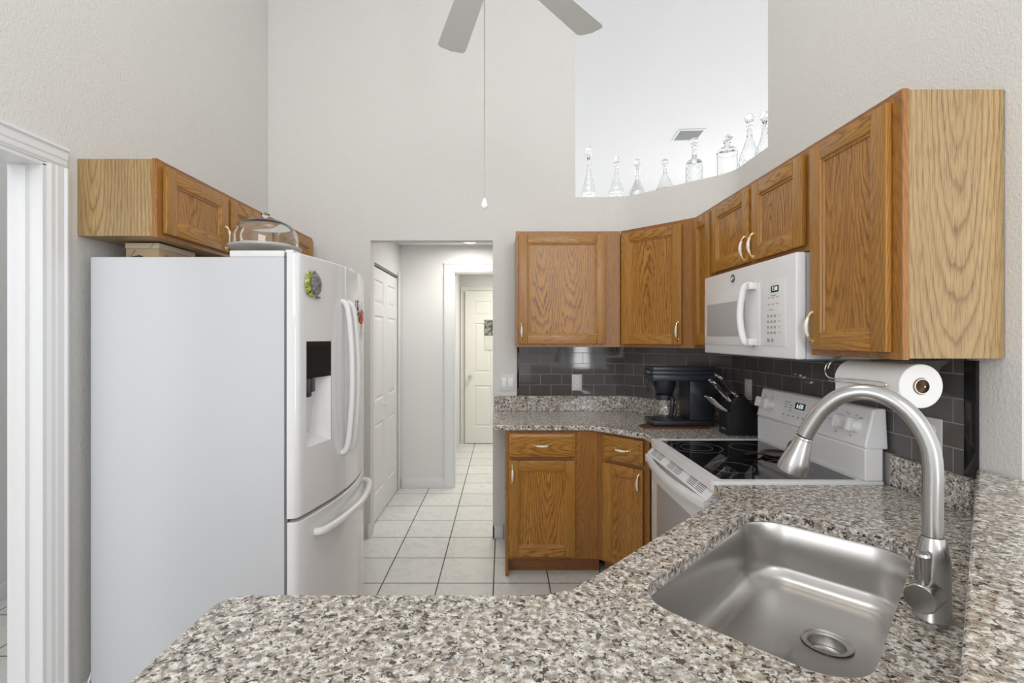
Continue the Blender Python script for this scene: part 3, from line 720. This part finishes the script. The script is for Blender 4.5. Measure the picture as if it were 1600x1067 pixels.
# fridge magnets
def magnet(label, y, z, shapes, mat, cat='magnet'):
    """shapes: list of (dy,dz,ry,rz)"""
    m = MB()
    for dy, dz, ry, rz_ in shapes: m.sphere((.003, dy, dz), 1, .004, ry, rz_, 12)
    o = m.build('fridge_magnet', mat); o.location = (bulge(y)+.003, y, z); o.rotation_euler = (0, 0, R(4)); return tag(o, label, cat, 'magnets on the fridge door')
mg = thing('fridge_magnet', 'turtle shaped magnet in green, yellow and grey near the door corner', 'magnet', (bulge(1.955)+.003, 1.955, 1.655), R(-13.8))
TM = magnet_mat('turtle_paint', [(0, (.03, .16, .04)), (.42, (.55, .50, .08)), (.52, (.10, .30, .08)), (.6, (.70, .66, .25))], 70)
m = MB(); 
for dy, dz, a, b_ in ((-.03, .025, .018, .02), (-.036, .0, .018, .022), (-.027, -.028, .020, .02), (-.018, .043, .010, .012), (-.012, -.043, .012, .012)): m.sphere((.004, dy, dz), 1, .004, a, b_, 12)
m.build('leaves', TM, mg)
m = MB(); m.sphere((.009, .014, .0), 1, .008, .034, .045, 16); m.sphere((.006, .028, -.052), 1, .004, .02, .005, 10); m.sphere((.006, .006, .046), 1, .005, .012, .009, 10)
m.build('shell', magnet_mat('grey_shell', [(0, (.12, .13, .15)), (.45, (.28, .29, .32)), (.55, (.20, .18, .15))], 60), mg)
mg = thing('fridge_magnet', 'red and orange flower magnet with trailing stems by the far handle', 'magnet', (bulge(2.49)+.003, 2.49, 1.545), R(6.7))
m = MB()
for a, b_, ry, rz_ in ((0, 0, .02, .035), (.012, .018, .012, .02), (-.01, -.02, .014, .02), (.014, -.012, .012, .02)): m.sphere((.006, a, b_), 1, .008, ry, rz_, 12)
m.build('petals', magnet_mat('red_petals', [(0, (.45, .06, .03)), (.5, (.70, .16, .06)), (.6, (.35, .10, .05))], 60), mg)
m = MB()
for a, b_ in ((-.035, -.11), (.005, -.12), (-.05, .06), (.0, .075), (-.02, -.06), (-.045, .01)): m.tube([(.003, 0, 0), (.008, a*.6, b_*.4), (.004, a, b_)], [.002, .0015, .001], 6, sub=3)
m.build('stems', pm('dry_stem', (.42, .36, .24), .7), mg)
magnet('tiny black and white figure magnet left of the red flower magnet', 2.415, 1.60, [(0, 0, .010, .012), (.003, .018, .009, .010), (.003, -.018, .008, .009), (.006, -.045, .008, .007)], magnet_mat('black_white', [(0, (.02,)*3), (.5, (.7,)*3), (.6, (.02,)*3)], 80))
m = MB(); m.tube([(-.02, -.05, .08), (-.01, 0, .02), (0, .02, -.05), (.02, 0, -.14)], .003, 8, sub=4)

# on the fridge: box, tongs, cake stand
bx = thing('cardboard_box', 'long shallow cardboard box on the fridge under the oak cabinet', 'box', (-1.41, 1.985, FZ+.001))
MB().box(-.135, 0, 0, .23, 0, .052, .001).build('tray', CARD, bx)
m = MB(); m.box(-.137, .002, -.002, .232, .0525, .074, .001); m.build('lid', KRAFT, bx)
for P_ in ([(-.115, -.0012, .022), (-.095, -.0012, .045)], [(-.035, -.0030, .055), (-.018, -.0030, .071)]): m = MB(); m.tube(P_, .0010, 6); m.build('flap_slit', DARKP, bx)
m = MB()
for k in range(7): m.tube([(.0035, .03+k*.012, .02+.004*(k % 2)), (.0035, .038+k*.012, .032-.004*(k % 3)), (.0035, .046+k*.012, .02)], .0014, 6)
m.build('printed_pattern', pm('box_ink', (.28, .20, .11), .7), bx)
tg = MB(); tg.tube([(0, 0, 0.004), (.06, 0, .004), (.10, .01, .012), (.115, .015, .004)], .003, 8, sub=3); tg.tube([(0, .02, .004), (.06, .02, .004), (.10, .02, .016), (.12, .03, .004)], .003, 8, sub=3); tg.box(-.01, .055, -.004, .024, .0005, .008, .002)
tg = tg.build('wire_tongs', BLKP); tg.location = (-1.565, 1.93, FZ+.001); tag(tg, 'small black wire gadget lying on the fridge left of the cardboard box', 'utensil')
cs = thing('cake_stand', 'glass cake stand with a clear domed lid standing on the fridge', 'cake stand', (-1.03, 2.10, FZ+.001))
MB().lathe([(.0, .0), (.055, .0), (.055, .004), (.02, .014), (.014, .03), (.02, .055), (.05, .062), (.142, .068), (.147, .072), (.147, .077), (.14, .078), (.05, .074), (.0, .073)], n=56, cap=False).build('plate', pm('pressed_glass', (.80, .77, .73), .15, trans=.45), cs)
MB().lathe([(.130, .079), (.133, .082), (.133, .110), (.128, .140), (.112, .168), (.08, .186), (.03, .193), (.012, .195), (.009, .202), (.016, .212), (.017, .222), (.008, .230), (.0, .231), (.0, .192), (.03, .190), (.079, .183), (.110, .166), (.125, .139), (.130, .110), (.130, .079)], n=56, cap=False).build('dome_lid', GLASS, cs)
# white cable on the floor by the wall
m = MB(); m.tube([(-1.62, 1.83, .01), (-1.605, 1.86, .08), (-1.60, 1.90, .17), (-1.61, 1.93, .24)], .004, 8, sub=5); m.tube([(-1.612, 1.93, .24), (-1.63, 1.95, .18), (-1.625, 1.92, .08), (-1.61, 1.90, .012)], .004, 8, sub=5)
tag(m.build('power_cord', PLAW), 'thin white cable hanging in the gap left of the fridge', 'cable')

# ------------------------------------------------------------------ range: local x toward the camera (world -y), local y into the wall (world +x)
rg_ = thing('electric_range', 'white freestanding electric range with black glass cooktop', 'range', (.755, 2.484, 0), R(-90))
RW = .744
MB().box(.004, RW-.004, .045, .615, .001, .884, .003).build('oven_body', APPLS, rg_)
# cooktop rim with tapered front
m = MB()
out = [(.0, .612)]+arc(.022, .022, .022, 180, 270, 6)+arc(RW-.022, .022, .022, 270, 360, 6)+[(RW, .612)]
inn = [(.028, .540)]+arc(.045, .052, .012, 180, 270, 4)+arc(RW-.045, .052, .012, 270, 360, 4)+[(RW-.028, .540)]
m.holed(out, [inn], .885, .921)
m.box(.02, RW-.02, .03, .56, .886, .9125)
m.build('cooktop_rim', APPL, rg_, mod=.006)
m = MB().prism([(.0285, .5395)]+[(p[0], p[1]) for p in arc(.0455, .0525, .0115, 180, 270, 4)+arc(RW-.0455, .0525, .0115, 270, 360, 4)]+[(RW-.0285, .5395)], .914, .919)
gl = m.build('glass_cooktop', BLKG, rg_)
for cx, cy, r in ((.19, .16, .115), (.54, .16, .085), (.19, .41, .085), (.54, .41, .105), (.365, .44, .05)):
    m = MB()
    for rr_ in ((r, r*.62) if r > .1 else (r,)):
        n = 48; m.rings([[(cx+(rr_+d)*cos(2*pi*k/n), cy+(rr_+d)*sin(2*pi*k/n), z) for k in range(n)] for d, z in ((-.0011, .91915), (-.0011, .9195), (.0011, .9195), (.0011, .91915))], False, False)
    m.build('burner_ring', RING, gl)
# vent strip and bowed handle shelf at the top of the oven door
m = MB(); m.prism([(.046, .884), (.010, .884), (-.020, .852), (-.020, .846), (.0035, .846), (.0035, .8585), (.046, .8585)], .012, RW-.012, 'x'); vs_ = m.build('vent_strip', APPL, rg_, mod=.002)
for g0 in (.055, .29, .525):
    m = MB()
    for k in range(5):
        for c in range(2):
            xx = g0+c*.082; f_ = .16+.16*k; yy = .010-.030*f_; zz = .884-.032*f_
            m.box(xx, xx+.070, yy-.0010, yy+.001, zz-.0005, zz+.0012)
    m.build('vent_grille', DARKP, vs_)
m = MB().box(.006, RW-.006, .004, .044, .19, .857, .006); od = m.build('oven_door', APPL, rg_)
MB().box(.10, RW-.10, .001, .0042, .38, .72, .0012).build('oven_window', WINM, od)
m = MB(); n = 16; fr_, bk, = [], []
rgs = []
for k in range(n+1):
    s_ = k/n; x = .012+(RW-.024)*s_; b_ = -.028-.040*(1-(2*s_-1)**2)
    w_ = .026
    rgs.append([(x, b_, .848), (x, b_-.004, .838), (x, b_+.004, .812), (x, b_+w_*.7, .808), (x, b_+w_, .832), (x, b_+w_, .845)])
m.rings(rgs); m.box(.010, .034, -.03, .004, .810, .842, .004); m.box(RW-.034, RW-.010, -.03, .004, .810, .842, .004)
m.build('oven_handle', APPL, od, sharp=40)
MB().box(.006, RW-.006, .006, .044, .03, .183, .006).build('storage_drawer', APPL, rg_)
# backguard
m = MB(); m.prism([(.548, .9215), (.5475, 1.036), (.560, 1.04), (.613, 1.04), (.613, .9215)], .003, RW-.003, 'x'); m.build('backguard_base', APPL, rg_, mod=.004)
m = MB(); m.prism([(.553, 1.036), (.545, 1.045), (.574, 1.176), (.582, 1.183), (.622, 1.183), (.630, 1.036)], .0, RW, 'x'); bg = m.build('control_panel', APPL, rg_, mod=.006)
TL = math.atan2(.029, .131)   # lean of the face
def face(x, z, off=0): f_ = (z-1.045)/.131; return (x, .545+.029*f_-off, z)
def knob(x, z):
    m = MB(); m.lathe([(.026, 0), (.026, -.006), (.0225, -.010), (.0215, -.026), (.019, -.030)], n=28, axis='y'); m.box(-.0085, .0085, -.042, -.012, -.024, .024, .004)
    m.xf(Matrix.Translation(face(x, z)) @ Matrix.Rotation(-TL, 4, 'X')); m.build('knob', PLAW, bg)
knob(.042, 1.112); knob(.117, 1.112)
knob(.612, 1.112); knob(.682, 1.112)
def plate(name, x0, x1, z0, z1, th, mat, par=bg):
    m = MB(); a = face(x0, z0); b_ = face(x1, z1)
    m.box(x0, x1, -th, .0005, 0, (z1-z0)/cos(TL)); m.xf(Matrix.Translation((0, a[1], z0)) @ Matrix.Rotation(-TL, 4, 'X')); return m.build(name, mat, par)
ov = plate('touch_pad', .21, .47, 1.068, 1.160, .0012, PLAW)
plate('display', .30, .37, 1.118, 1.146, .0022, BLKG, ov)
p = face(.335, 1.132, .0028); text('6:08', 'display_digits', DIGIT, ov, p, (R(90)-TL, 0, 0), .028)
m = MB()
random.seed(3)
def prt(x, z, w_, h_): m.box(x, x+w_, face(x, z)[1]-.0022, face(x, z)[1], z, z+h_)
for k in range(6):
    prt(.222+.036*k, 1.08, .012, .006); 
for k in range(3): prt(.222, 1.14-.012*k, .04 if k == 0 else .018, .004); prt(.262, 1.128-.012*k, .018, .004)
for x, z in ((.04, 1.15), (.105, 1.150), (.105, 1.14), (.125, 1.125), (.12, 1.1), (.09, 1.078), (.045, 1.142), (.05, 1.136), (.56, 1.155), (.55, 1.146), (.62, 1.15), (.63, 1.145), (.67, 1.148), (.69, 1.14), (.70, 1.14), (.53, 1.112), (.66, 1.07), (.58, 1.07), (.70, 1.11)): prt(x, z, .007, .004)
m.build('control_markings', GREYL, bg)
# spoon rest on the cooktop
sp = MB(); 
sp.lathe([(.0, .002), (.045, .002), (.052, .008), (.050, .010), (.043, .005), (.0, .005)], n=28, cap=False); sp.xf(Matrix.Diagonal((1.3, 1.25, 1.5, 1)))
sp.tube([(-.06, 0, .008), (-.10, 0, .012), (-.14, 0, .010)], [.009, .007, .009], 10, sub=3, flat=.5)
sp = sp.build('spoon_rest', pm('brown_glaze', (.035, .016, .010), .35)); sp.location = (1.20, 2.12, .921); tag(sp, 'dark brown spoon rest on the black glass cooktop', 'spoon rest')

# ------------------------------------------------------------------ microwave (same local frame)
mw = thing('microwave', 'white over-the-range microwave under the short oak cabinet', 'microwave', (1.062, 2.555, 0), R(-90))
MWW = .800; Z0, Z1 = 1.357, 1.752
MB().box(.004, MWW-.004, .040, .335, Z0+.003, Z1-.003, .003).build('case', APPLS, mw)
m = MB(); m.box(.0, MWW, .0, .0385, Z0+.002, Z1-.001, .010, seg=3); m.build('front_panel', APPL, mw)
dmw = MB()
x1d = .555
dmw.box(.012, x1d, -.004, .0005, Z0+.048, Z1-.088, .002); dm = dmw.build('door', APPL, mw)
m = MB(); rgq = [[(x0_+i, y, z0_+i) for (x0_, z0_) in ()] for i, y in ()]
m.box(.048, .440, -.0052, -.0042, Z0+.088, Z1-.147, .0008); m.build('window', MESHW, dm)
m = MB(); P = [(.50, -.004, Z0+.055), (.492, -.034, Z0+.062), (.484, -.045, Z0+.12), (.480, -.048, Z0+.18), (.484, -.045, Z0+.24), (.492, -.034, Z0+.298), (.50, -.004, Z0+.305)]
m.tube(P, .014, 14, sub=5, up=(0, 1, 0)); m.box(.478, .535, -.035, -.003, Z0+.050, Z0+.078, .004); m.box(.478, .535, -.035, -.003, Z0+.284, Z0+.312, .004); m.build('handle', APPL, dm)
kp = MB().box(.565, .735, -.002, .0005, Z0+.048, Z1-.088, .001).build('keypad', PLAW, mw)
MB().box(.640, .692, -.0032, -.0022, Z1-.135, Z1-.110).build('display', BLKG, kp)
text('7:38', 'display_digits', DIGIT, kp, (.666, -.0036, Z1-.1225), (R(90), 0, 0), .022)
m = MB()
for r_ in range(4):
    for c in range(3): m.box(.612+c*.024, .624+c*.024, -.0027, -.0022, Z0+.096+r_*.022, Z0+.106+r_*.022)
    m.box(.69, .704, -.0027, -.0022, Z0+.10+r_*.022, Z0+.103+r_*.022)
for r_ in range(2):
    for c in range(3): m.box(.615+c*.03, .631+c*.03, -.0027, -.0022, Z0+.212+r_*.026, Z0+.215+r_*.026)
m.box(.635, .675, -.0027, -.0022, Z0+.246, Z0+.249); m.box(.625, .655, -.0027, -.0022, Z0+.190, Z0+.193)
m.box(.612, .630, -.0027, -.0022, Z0+.064, Z0+.078); m.box(.642, .655, -.0027, -.0022, Z0+.064, Z0+.078)
m.build('key_markings', GREYL, kp)
m = MB(); m.lathe([(.019, 0), (.019, -.002), (.017, -.003), (.0, -.0032)], (.318, -.0002, Z1-.040), 28, 'y', cap=False); em = m.build('badge', pm('badge_metal', (.22, .20, .19), .3, metal=.8), mw)
m = MB(); B_ = None
m.tube([(.296, -.0036, Z1-.050), (.292, -.0036, Z1-.042), (.298, -.0036, Z1-.037), (.302, -.0036, Z1-.044), (.298, -.0036, Z1-.052), (.306, -.0036, Z1-.050), (.308, -.0036, Z1-.040)], .0007, 6, sub=4)
n = 28; m.rings([[(.30+(r_)*cos(2*pi*k/n), y, Z1-.045+r_*sin(2*pi*k/n)) for k in range(n)] for r_, y in ((.0118, -.0030), (.0122, -.0038), (.0128, -.0030))], False, False); m.build('badge_script', CHROME, em).location = (.018, 0, .005)
m = MB(); m.box(.04, .76, .06, .30, Z0-.004, Z0+.0025, .002); m.build('underside_grille', GREYP, mw)
m = MB(); m.box(MWW-.0045, MWW-.0030, .25, .33, Z0+.20, Z0+.31, .0007); m.box(MWW-.0045, MWW-.0030, .25, .33, Z0+.06, Z0+.17, .0007); m.build('side_embossing', APPL, mw)

# ------------------------------------------------------------------ paper towels and wire holder
ty0, ty1, tx, tz = 1.405, 1.680, 1.213, 1.298
m = MB(); R0 = .064
m.lathe([(.025, 0), (R0-.002, 0), (R0, .002), (R0, ty1-ty0-.002), (R0-.002, ty1-ty0), (.025, ty1-ty0), (.025, 0)], (tx, ty0, tz), 56, 'y', cap=False)
m.box(tx-R0+.001, tx-R0+.004, ty0+.004, ty1-.004, tz-.055, tz)
pt = thing('paper_towel_roll', 'white paper towel roll hanging under the tall oak cabinet', 'paper towels', (tx, (ty0+ty1)/2, tz))
m.xf(Matrix.Translation((-tx, -(ty0+ty1)/2, -tz))); m.build('roll', PAPER, pt)
MB().lathe([(.0225, -.136), (.0245, -.136), (.0245, .136), (.0225, .136), (.0225, -.136)], n=32, axis='y', cap=False).build('core', CARD, pt)
ho = thing('paper_towel_holder', 'chrome wire holder threaded through the paper towel roll', 'towel holder', (tx, 1.55, 1.376))
m = MB(); X = lambda x, y, z: (x-tx, y-1.55, z-1.376)
r_ = .0022
m.tube([X(tx+.02, 1.70, 1.375), X(tx-.04, 1.705, 1.372), X(tx-.075, 1.71, 1.335), X(tx-.070, 1.70, 1.300), X(tx-.072, 1.60, 1.302), X(tx-.0725, 1.47, 1.304), X(tx-.0725, 1.445, 1.300), X(tx-.0725, 1.455, 1.293), X(tx-.071, 1.60, 1.291), X(tx-.069, 1.71, 1.289), X(tx, 1.705, 1.300)], r_, 8, sub=6)
m.tube([X(tx-.02, 1.70, 1.375), X(tx-.06, 1.70, 1.355), X(tx-.07, 1.705, 1.33)], r_, 8, sub=4)
m.build('wire_frame', CHROME, ho)
m = MB(); m.tube([X(tx, 1.705, tz), X(tx, 1.392, tz)], .0025, 10); m.lathe([(.0222, 0), (.0222, .012), (.0200, .012), (.0200, 0), (.0222, 0)], X(tx, 1.400, tz), 32, 'y', cap=False); m.build('spindle', CHROME, ho)

# ------------------------------------------------------------------ outlets and switch (local y=0 wall face, facing -y)
def wallplate(name, label, loc, rz, kind, cat, group=None):
    t = thing(name, label, cat, loc, rz, group); W_, H_ = (.112, .122) if kind == 'switch' else (.072, .116)
    MB().box(-W_/2, W_/2, -.006, -.0003, -H_/2, H_/2, .002).build('cover_plate', pm('almond_plate', (.70, .70, .69), .35), t)
    if kind == 'switch':
        for s_ in (-1, 1): MB().box(s_*.023-.0165, s_*.023+.0165, -.0095, -.0062, -.033, .033, .0015).build('rocker', WHTG, t)
    else:
        for s_ in (-1, 1):
            m = MB(); m.prism(arc(0, 0, .0165, 0, 360, 23)[:-1], -.0085, -.0062, 'y'); m.xf(Matrix.Translation((0, 0, s_*.0195)))
            r = m.build('receptacle', WHTG, t)
            m = MB(); m.box(-.0075, -.0050, -.0089, -.0084, s_*.0195-.001, s_*.0195+.009); m.box(.0050, .0075, -.0089, -.0084, s_*.0195-.001, s_*.0195+.008); m.box(-.002, .002, -.0089, -.0084, s_*.0195-.0095, s_*.0195-.005); m.build('slots', DARKP, r)
    return t
wallplate('light_switch', 'white double rocker switch plate on the wall left of the tiles', (.030, BW, 1.117), 0, 'switch', 'switch')
wallplate('wall_outlet', 'white outlet on the grey tiles below the wide wall cabinet', (.528, BW-.0095, 1.117), 0, 'outlet', 'outlet')
wallplate('wall_outlet', 'white outlet on the tiles behind the knife block', (1.3905, 2.74, 1.145), R(-90), 'outlet', 'outlet')
wallplate('wall_outlet', 'white outlet plate on the tiles behind the faucet neck', (1.3905, 1.567, 1.122), R(-90), 'outlet', 'outlet')

# ------------------------------------------------------------------ coffee maker, tray, knife block
tr = MB(); tr.prism([(.815, 2.775), (.80, 2.87), (1.0, 3.09), (1.16, 3.09), (1.19, 2.775)], .9145, .920, bev=.0015); 
tr = tr.build('serving_mat', BROWN); tag(tr, 'dark brown mat under the coffee maker', 'mat')
CM = thing('coffee_maker', 'black drip coffee maker with glass carafe on the back counter', 'coffee maker', (1.06, 2.92, .9205))
def cp(px, y=2.825): return (px-786)*y/757-1.06     # side view columns
m = MB(); x0c = .875-1.06; x1c = 1.238-1.06
m.box(x0c, x1c, -.095, .085, .0005, .034, .012, seg=3); m.build('base', BLKP, CM)
MB().box(.030, x1c, -.094, .084, .0345, .265, .008).build('rear_housing', BLKP, CM)
hdm = MB(); hdm.box(x0c, x1c+.002, -.095, .085, .2655, .300, .006); hdm.box(x0c-.002, x1c+.004, -.097, .087, .3005, .322, .005); hdm.box(x0c, x1c+.002, -.095, .085, .3225, .345, .007); hdo = hdm.build('lid_housing', pm('blue_black_plastic', (.03, .036, .05), .28), CM)
MB().box(x0c-.0035, x0c-.0021, -.04, .03, .304, .318).build('badge', CHROME, hdo)
m = MB(); m.lathe([(.068, .264), (.066, .235), (.05, .185), (.042, .178), (.0, .178)], (x0c+.095, -.005, 0), 36, cap=False); bk_ = m.build('filter_basket', BLKP, CM)
m = MB(); m.prism([(x0c+.002, .262), (x0c+.014, .262), (x0c+.004, .196), (x0c-.010, .19)], -.02, .012, 'y', bev=.002); m.build('basket_handle', BLKP, bk_)
m = MB(); m.lathe([(.0, .036), (.052, .036), (.066, .045), (.071, .075), (.066, .115), (.050, .145), (.046, .168), (.044, .168), (.048, .144), (.063, .114), (.068, .075), (.063, .047), (.05, .039), (.0, .039)], (x0c+.095, -.005, 0), 40, cap=False); ca = m.build('carafe', GLASS, CM)
m = MB(); m.lathe([(.048, .146), (.051, .15), (.050, .176), (.0, .1765)], (x0c+.095, -.005, 0), 36, cap=False); m.build('carafe_collar', BLKP, ca)
m = MB(); m.tube([(x0c+.11, -.052, .165), (x0c+.115, -.085, .160), (x0c+.112, -.091, .11), (x0c+.108, -.083, .055), (x0c+.105, -.068, .052)], [.010, .012, .013, .012, .008], 12, sub=4, flat=1, up=(1, 0, 0)); m.build('carafe_handle', pm('glossy_blue_black', (.015, .02, .035), .1), ca)
MB().lathe([(.058, .0345), (.058, .0355)], (x0c+.095, -.005, 0), 32).build('warming_plate', GREYP, CM)

KB = thing('knife_block', 'black slanted knife block beside the range', 'knife block', (1.200, 2.588, ZC1+.001))
prof = [(0, 0), (0, .122), (.018, .126), (.018, .178), (.086, .219), (.136, .158), (.174, .075), (.174, 0)]
m = MB().prism(prof, 0, .105, 'y', bev=.002); m.build('block', BLKM, KB)
m = MB(); m.box(-.0006, .0004, .03, .07, .028, .033); m.build('maker_plate', GREYL, KB)
KG1, KG2 = 'large knives in the block', 'steak knives in the lower row of the block'
def knife(base, L, label, group, parts=True, r=.0105, steelh=False):
    t = thing('kitchen_knife' if not steelh else 'steak_knife', label, 'knife', base, 0, group)
    hm = MB(); dirk = Vector((-.76, 0, .65)).normalized() if steelh else Vector((-.66, 0, .75)).normalized()
    L *= 1.12
    P = [dirk*0, dirk*(L*.15), dirk*(L*.5), dirk*(L*.85), dirk*L]
    up_ = Vector((-dirk.z*-1, 0, -dirk.x*1)).normalized()
    P[2] = P[2]-up_*.002; P[4] = P[4]-up_*.003
    hm.tube(P, [r*.75, r, r*.9, r*1.1, r*.8], 10, sub=3, flat=1.0, up=up_)
    hm.build('handle', CHROME, t)
    if not steelh:
        c = MB(); c.tube([p-Vector((0, r*.75, 0)) for p in P[1:4]], [r*.35, r*.55, r*.45], 8, sub=4, up=up_, flat=1.0); c.build('black_grip_inset', BLKP, t)
        b = MB(); b.tube([dirk*(-.004), dirk*.004], [r*1.0, r*1.0], 10); b.build('bolster', CHROME, t)
        c = MB(); c.tube([dirk*(L-.003)-up_*.003, dirk*(L+.002)-up_*.003], [r*.95, r*.8], 10); c.build('end_cap', CHROME, t)
    return t
import itertools
big = [((.022, .018, .182), .125, 'nearest lower knife with a steel-trimmed black handle in the block'),
       ((.060, .018, .206), .128, 'nearest upper knife with a steel-trimmed black handle in the block'),
       ((.026, .050, .185), .120, 'middle lower knife with a black handle in the block'),
       ((.066, .050, .206), .135, 'middle upper knife with a black handle in the block'),
       ((.030, .084, .193), .118, 'far lower knife with a black handle in the block'),
       ((.076, .084, .210), .135, 'topmost knife at the far side of the block')]
for b_, L_, lab in big:
    knife((1.200+b_[0]-.003, 2.588+b_[1], ZC1+.001+b_[2]+.004), L_, lab, KG1)
for k_ in range(6):
    knife((1.200+.004, 2.588+.014+.0155*k_, ZC1+.001+.128), .105, 'steel steak knife handle in the lower row of the black block', KG2, r=.0065, steelh=True)

# ------------------------------------------------------------------ ceiling fan
FCX, FCY, FZB = -.045, 1.668, 2.80
fn = thing('ceiling_fan', 'pale ceiling fan with flat blades and a long pull chain hanging over the kitchen', 'ceiling fan', (FCX, FCY, FZB))
def blade(a):
    m = MB(); L0, L1 = .17, .66
    pr = [(L0, -.045), (.3, -.055), (L1-.03, -.066), (L1-.012, -.060), (L1-.004, -.045), (L1-.002, -.02), (L1+.004, 0), (L1-.002, .02), (L1-.004, .045), (L1-.012, .060), (L1-.03, .066), (.3, .055), (L0, .045)]
    m.prism(pr, -.003, .003); m.xf(Matrix.Rotation(R(a), 4, 'Z') @ Matrix.Rotation(R(6), 4, 'X')); b_ = m.build('blade', FANP, fn)
    m = MB(); m.box(.10, .24, -.018, .018, .0035, .011, .003); m.xf(Matrix.Rotation(R(a), 4, 'Z') @ Matrix.Rotation(R(6), 4, 'X')); m.build('blade_iron', TRIM, b_)
for k_ in range(6): blade(47.9+k_*60)
MB().lathe([(.03, .26), (.10, .22), (.125, .17), (.13, .06), (.12, .03), (.07, .015), (.07, -.03), (.055, -.06), (.0, -.065)], n=40, cap=False).build('motor_housing', TRIM, fn)
MB().lathe([(.012, .26), (.012, 1.60)], n=16).build('downrod', TRIM, fn)
MB().lathe([(.02, 1.60), (.06, 1.66), (.068, 1.699), (.0, 1.6995)], n=32, cap=False).build('canopy', TRIM, fn)
cx_ = (757-786)*1.67/757-FCX
m = MB(); m.tube([(cx_, .0, -.06), (cx_, 0, -.89)], .0017, 6)
for k_ in range(5): m.sphere((cx_, 0, -.55-k_*.003), .0024, n=6)
pc_ = m.build('pull_chain', pm('chain_metal', (.38, .36, .33), .35, metal=.8), fn)
MB().lathe([(.0, 0), (.005, 0), (.006, -.006), (.009, -.012), (.0115, -.022), (.011, -.030), (.006, -.036), (.0, -.037)], (cx_, 0, -.882), 20, cap=False).build('pull_knob', WHTG, pc_)

# ------------------------------------------------------------------ decanters on the plant ledge
def decanter(label, x, y, h, kind, wd):
    t = thing('glass_decanter', label, 'decanter', (x, y, LED+.001), 0, 'decanters on the high ledge')
    P = {'bulb': ([(0, 0), (.030, 0), (.036, .02), (.040, .10), (.034, .22), (.020, .42), (.012, .55), (.011, .66), (.014, .72)], [(.006, .70), (.008, .76), (.016, .80), (.026, .87), (.027, .92), (.018, .98), (.0, 1.0)]),
         'pear': ([(0, 0), (.030, 0), (.042, .04), (.048, .14), (.040, .28), (.022, .46), (.011, .60), (.010, .72), (.014, .77)], [(.006, .75), (.008, .82), (.022, .86), (.026, .92), (.018, .98), (.0, 1.0)]),
         'ship': ([(0, 0), (.058, 0), (.064, .03), (.058, .14), (.030, .34), (.016, .48), (.013, .60), (.020, .76), (.016, .78)], [(.008, .76), (.010, .82), (.020, .86), (.022, .94), (.020, 1.0), (.0, 1.0)]),
         'cone': ([(0, 0), (.050, 0), (.056, .06), (.044, .24), (.022, .46), (.011, .58), (.011, .72), (.015, .78)], [(.007, .76), (.009, .82), (.022, .85), (.026, .93), (.020, .99), (.0, 1.0)]),
         'column': ([(0, 0), (.046, 0), (.050, .03), (.050, .42), (.044, .50), (.022, .56), (.014, .62), (.014, .78), (.020, .83)], [(.009, .82), (.010, .87), (.026, .90), (.030, .96), (.022, 1.0), (.0, 1.0)]),
         'square': ([(0, 0), (.052, 0), (.056, .02), (.056, .60), (.048, .68), (.018, .72), (.014, .76), (.014, .82), (.020, .84)], [(.009, .83), (.010, .88), (.026, .90), (.034, .96), (.026, 1.0), (.0, 1.0)])}[kind]
    cut = {'square': 8, 'column': 12}.get(kind, 14)
    P = ([(r*wd, z) for r, z in P[0]], P[1]); outer = P[0]; wall_ = [(max(r-.004, .003), z+.02) for r, z in outer[:-1][::-1] if r > .005]
    if kind in ('square', 'ship', 'cone'): fl = lambda a, hh: 1-.05*abs(sin(a*cut/2)) if .02 < hh/h < .6 and kind != 'ship' else 1
    else: fl = lambda a, hh: 1-.06*max(abs(sin(a*6+hh*75)), abs(sin(a*6-hh*75))) if .015 < hh/h < .48 else 1
    prof = [(r, z*h) for r, z in outer]+[(outer[-1][0]-.004, outer[-1][1]*h)]+[(r, max(z*h, .01)) for r, z in wall_]+[(0, .012)]
    # fill in for facets
    pf = []
    for (r0_, z0_), (r1_, z1_) in zip(prof, prof[1:]):
        k = max(1, int(abs(z1_-z0_)/.008)); pf += [(r0_+(r1_-r0_)*q/k, z0_+(z1_-z0_)*q/k) for q in range(k)]
    pf.append(prof[-1])
    MB().lathe(pf, n=72, cap=False, flute=fl).build('bottle', CRYST, t, sharp=25)
    MB().lathe([(r, z*h) for r, z in P[1]], n=20, cap=False).build('stopper', CRYST, t, sharp=20)
decanter('slim cut glass decanter with a tall ball stopper, at the left end of the ledge', .634, 3.58, .398, 'bulb', 1.35)
decanter('pear shaped glass decanter, second from the left on the ledge', .837, 3.58, .327, 'pear', 1.22)
decanter('wide bottomed plain glass decanter with a flat stopper, third from the left', .975, 3.515, .279, 'ship', 1.15)
decanter('small conical glass decanter with round stopper, fourth from the left', 1.125, 3.365, .226, 'cone', 1.12)
decanter('cut glass column decanter in front of the ceiling vent', 1.271, 3.219, .311, 'column', 1.12)
decanter('square shouldered ribbed glass decanter right of the vent', 1.42, 3.07, .266, 'square', 1.12)
decanter('tall cut glass decanter, second from the right end of the ledge', 1.50, 2.949, .354, 'pear', 1.4)
decanter('glass decanter half hidden by the wall at the right end of the ledge', 1.50, 2.776, .284, 'bulb', 1.4)
# ceiling vent in the room beyond
vt = thing('ceiling_vent', 'grey louvred air vent in the ceiling beyond the ledge', 'vent', (2.80, 7.32, HT-.001), R(-4))
m = MB(); m.holed([(-.20, -.21), (.20, -.21), (.20, .21), (-.20, .21)], [[(-.17, -.18), (.17, -.18), (.17, .18), (-.17, .18)]], -.012, 0); m.build('frame', TRIM, vt)
m = MB()
for k_ in range(11): m.box(-.168, .168, -.175+k_*.031, -.170+k_*.031+.012, -.010, -.002)
m.build('louvres', GREYL, vt)
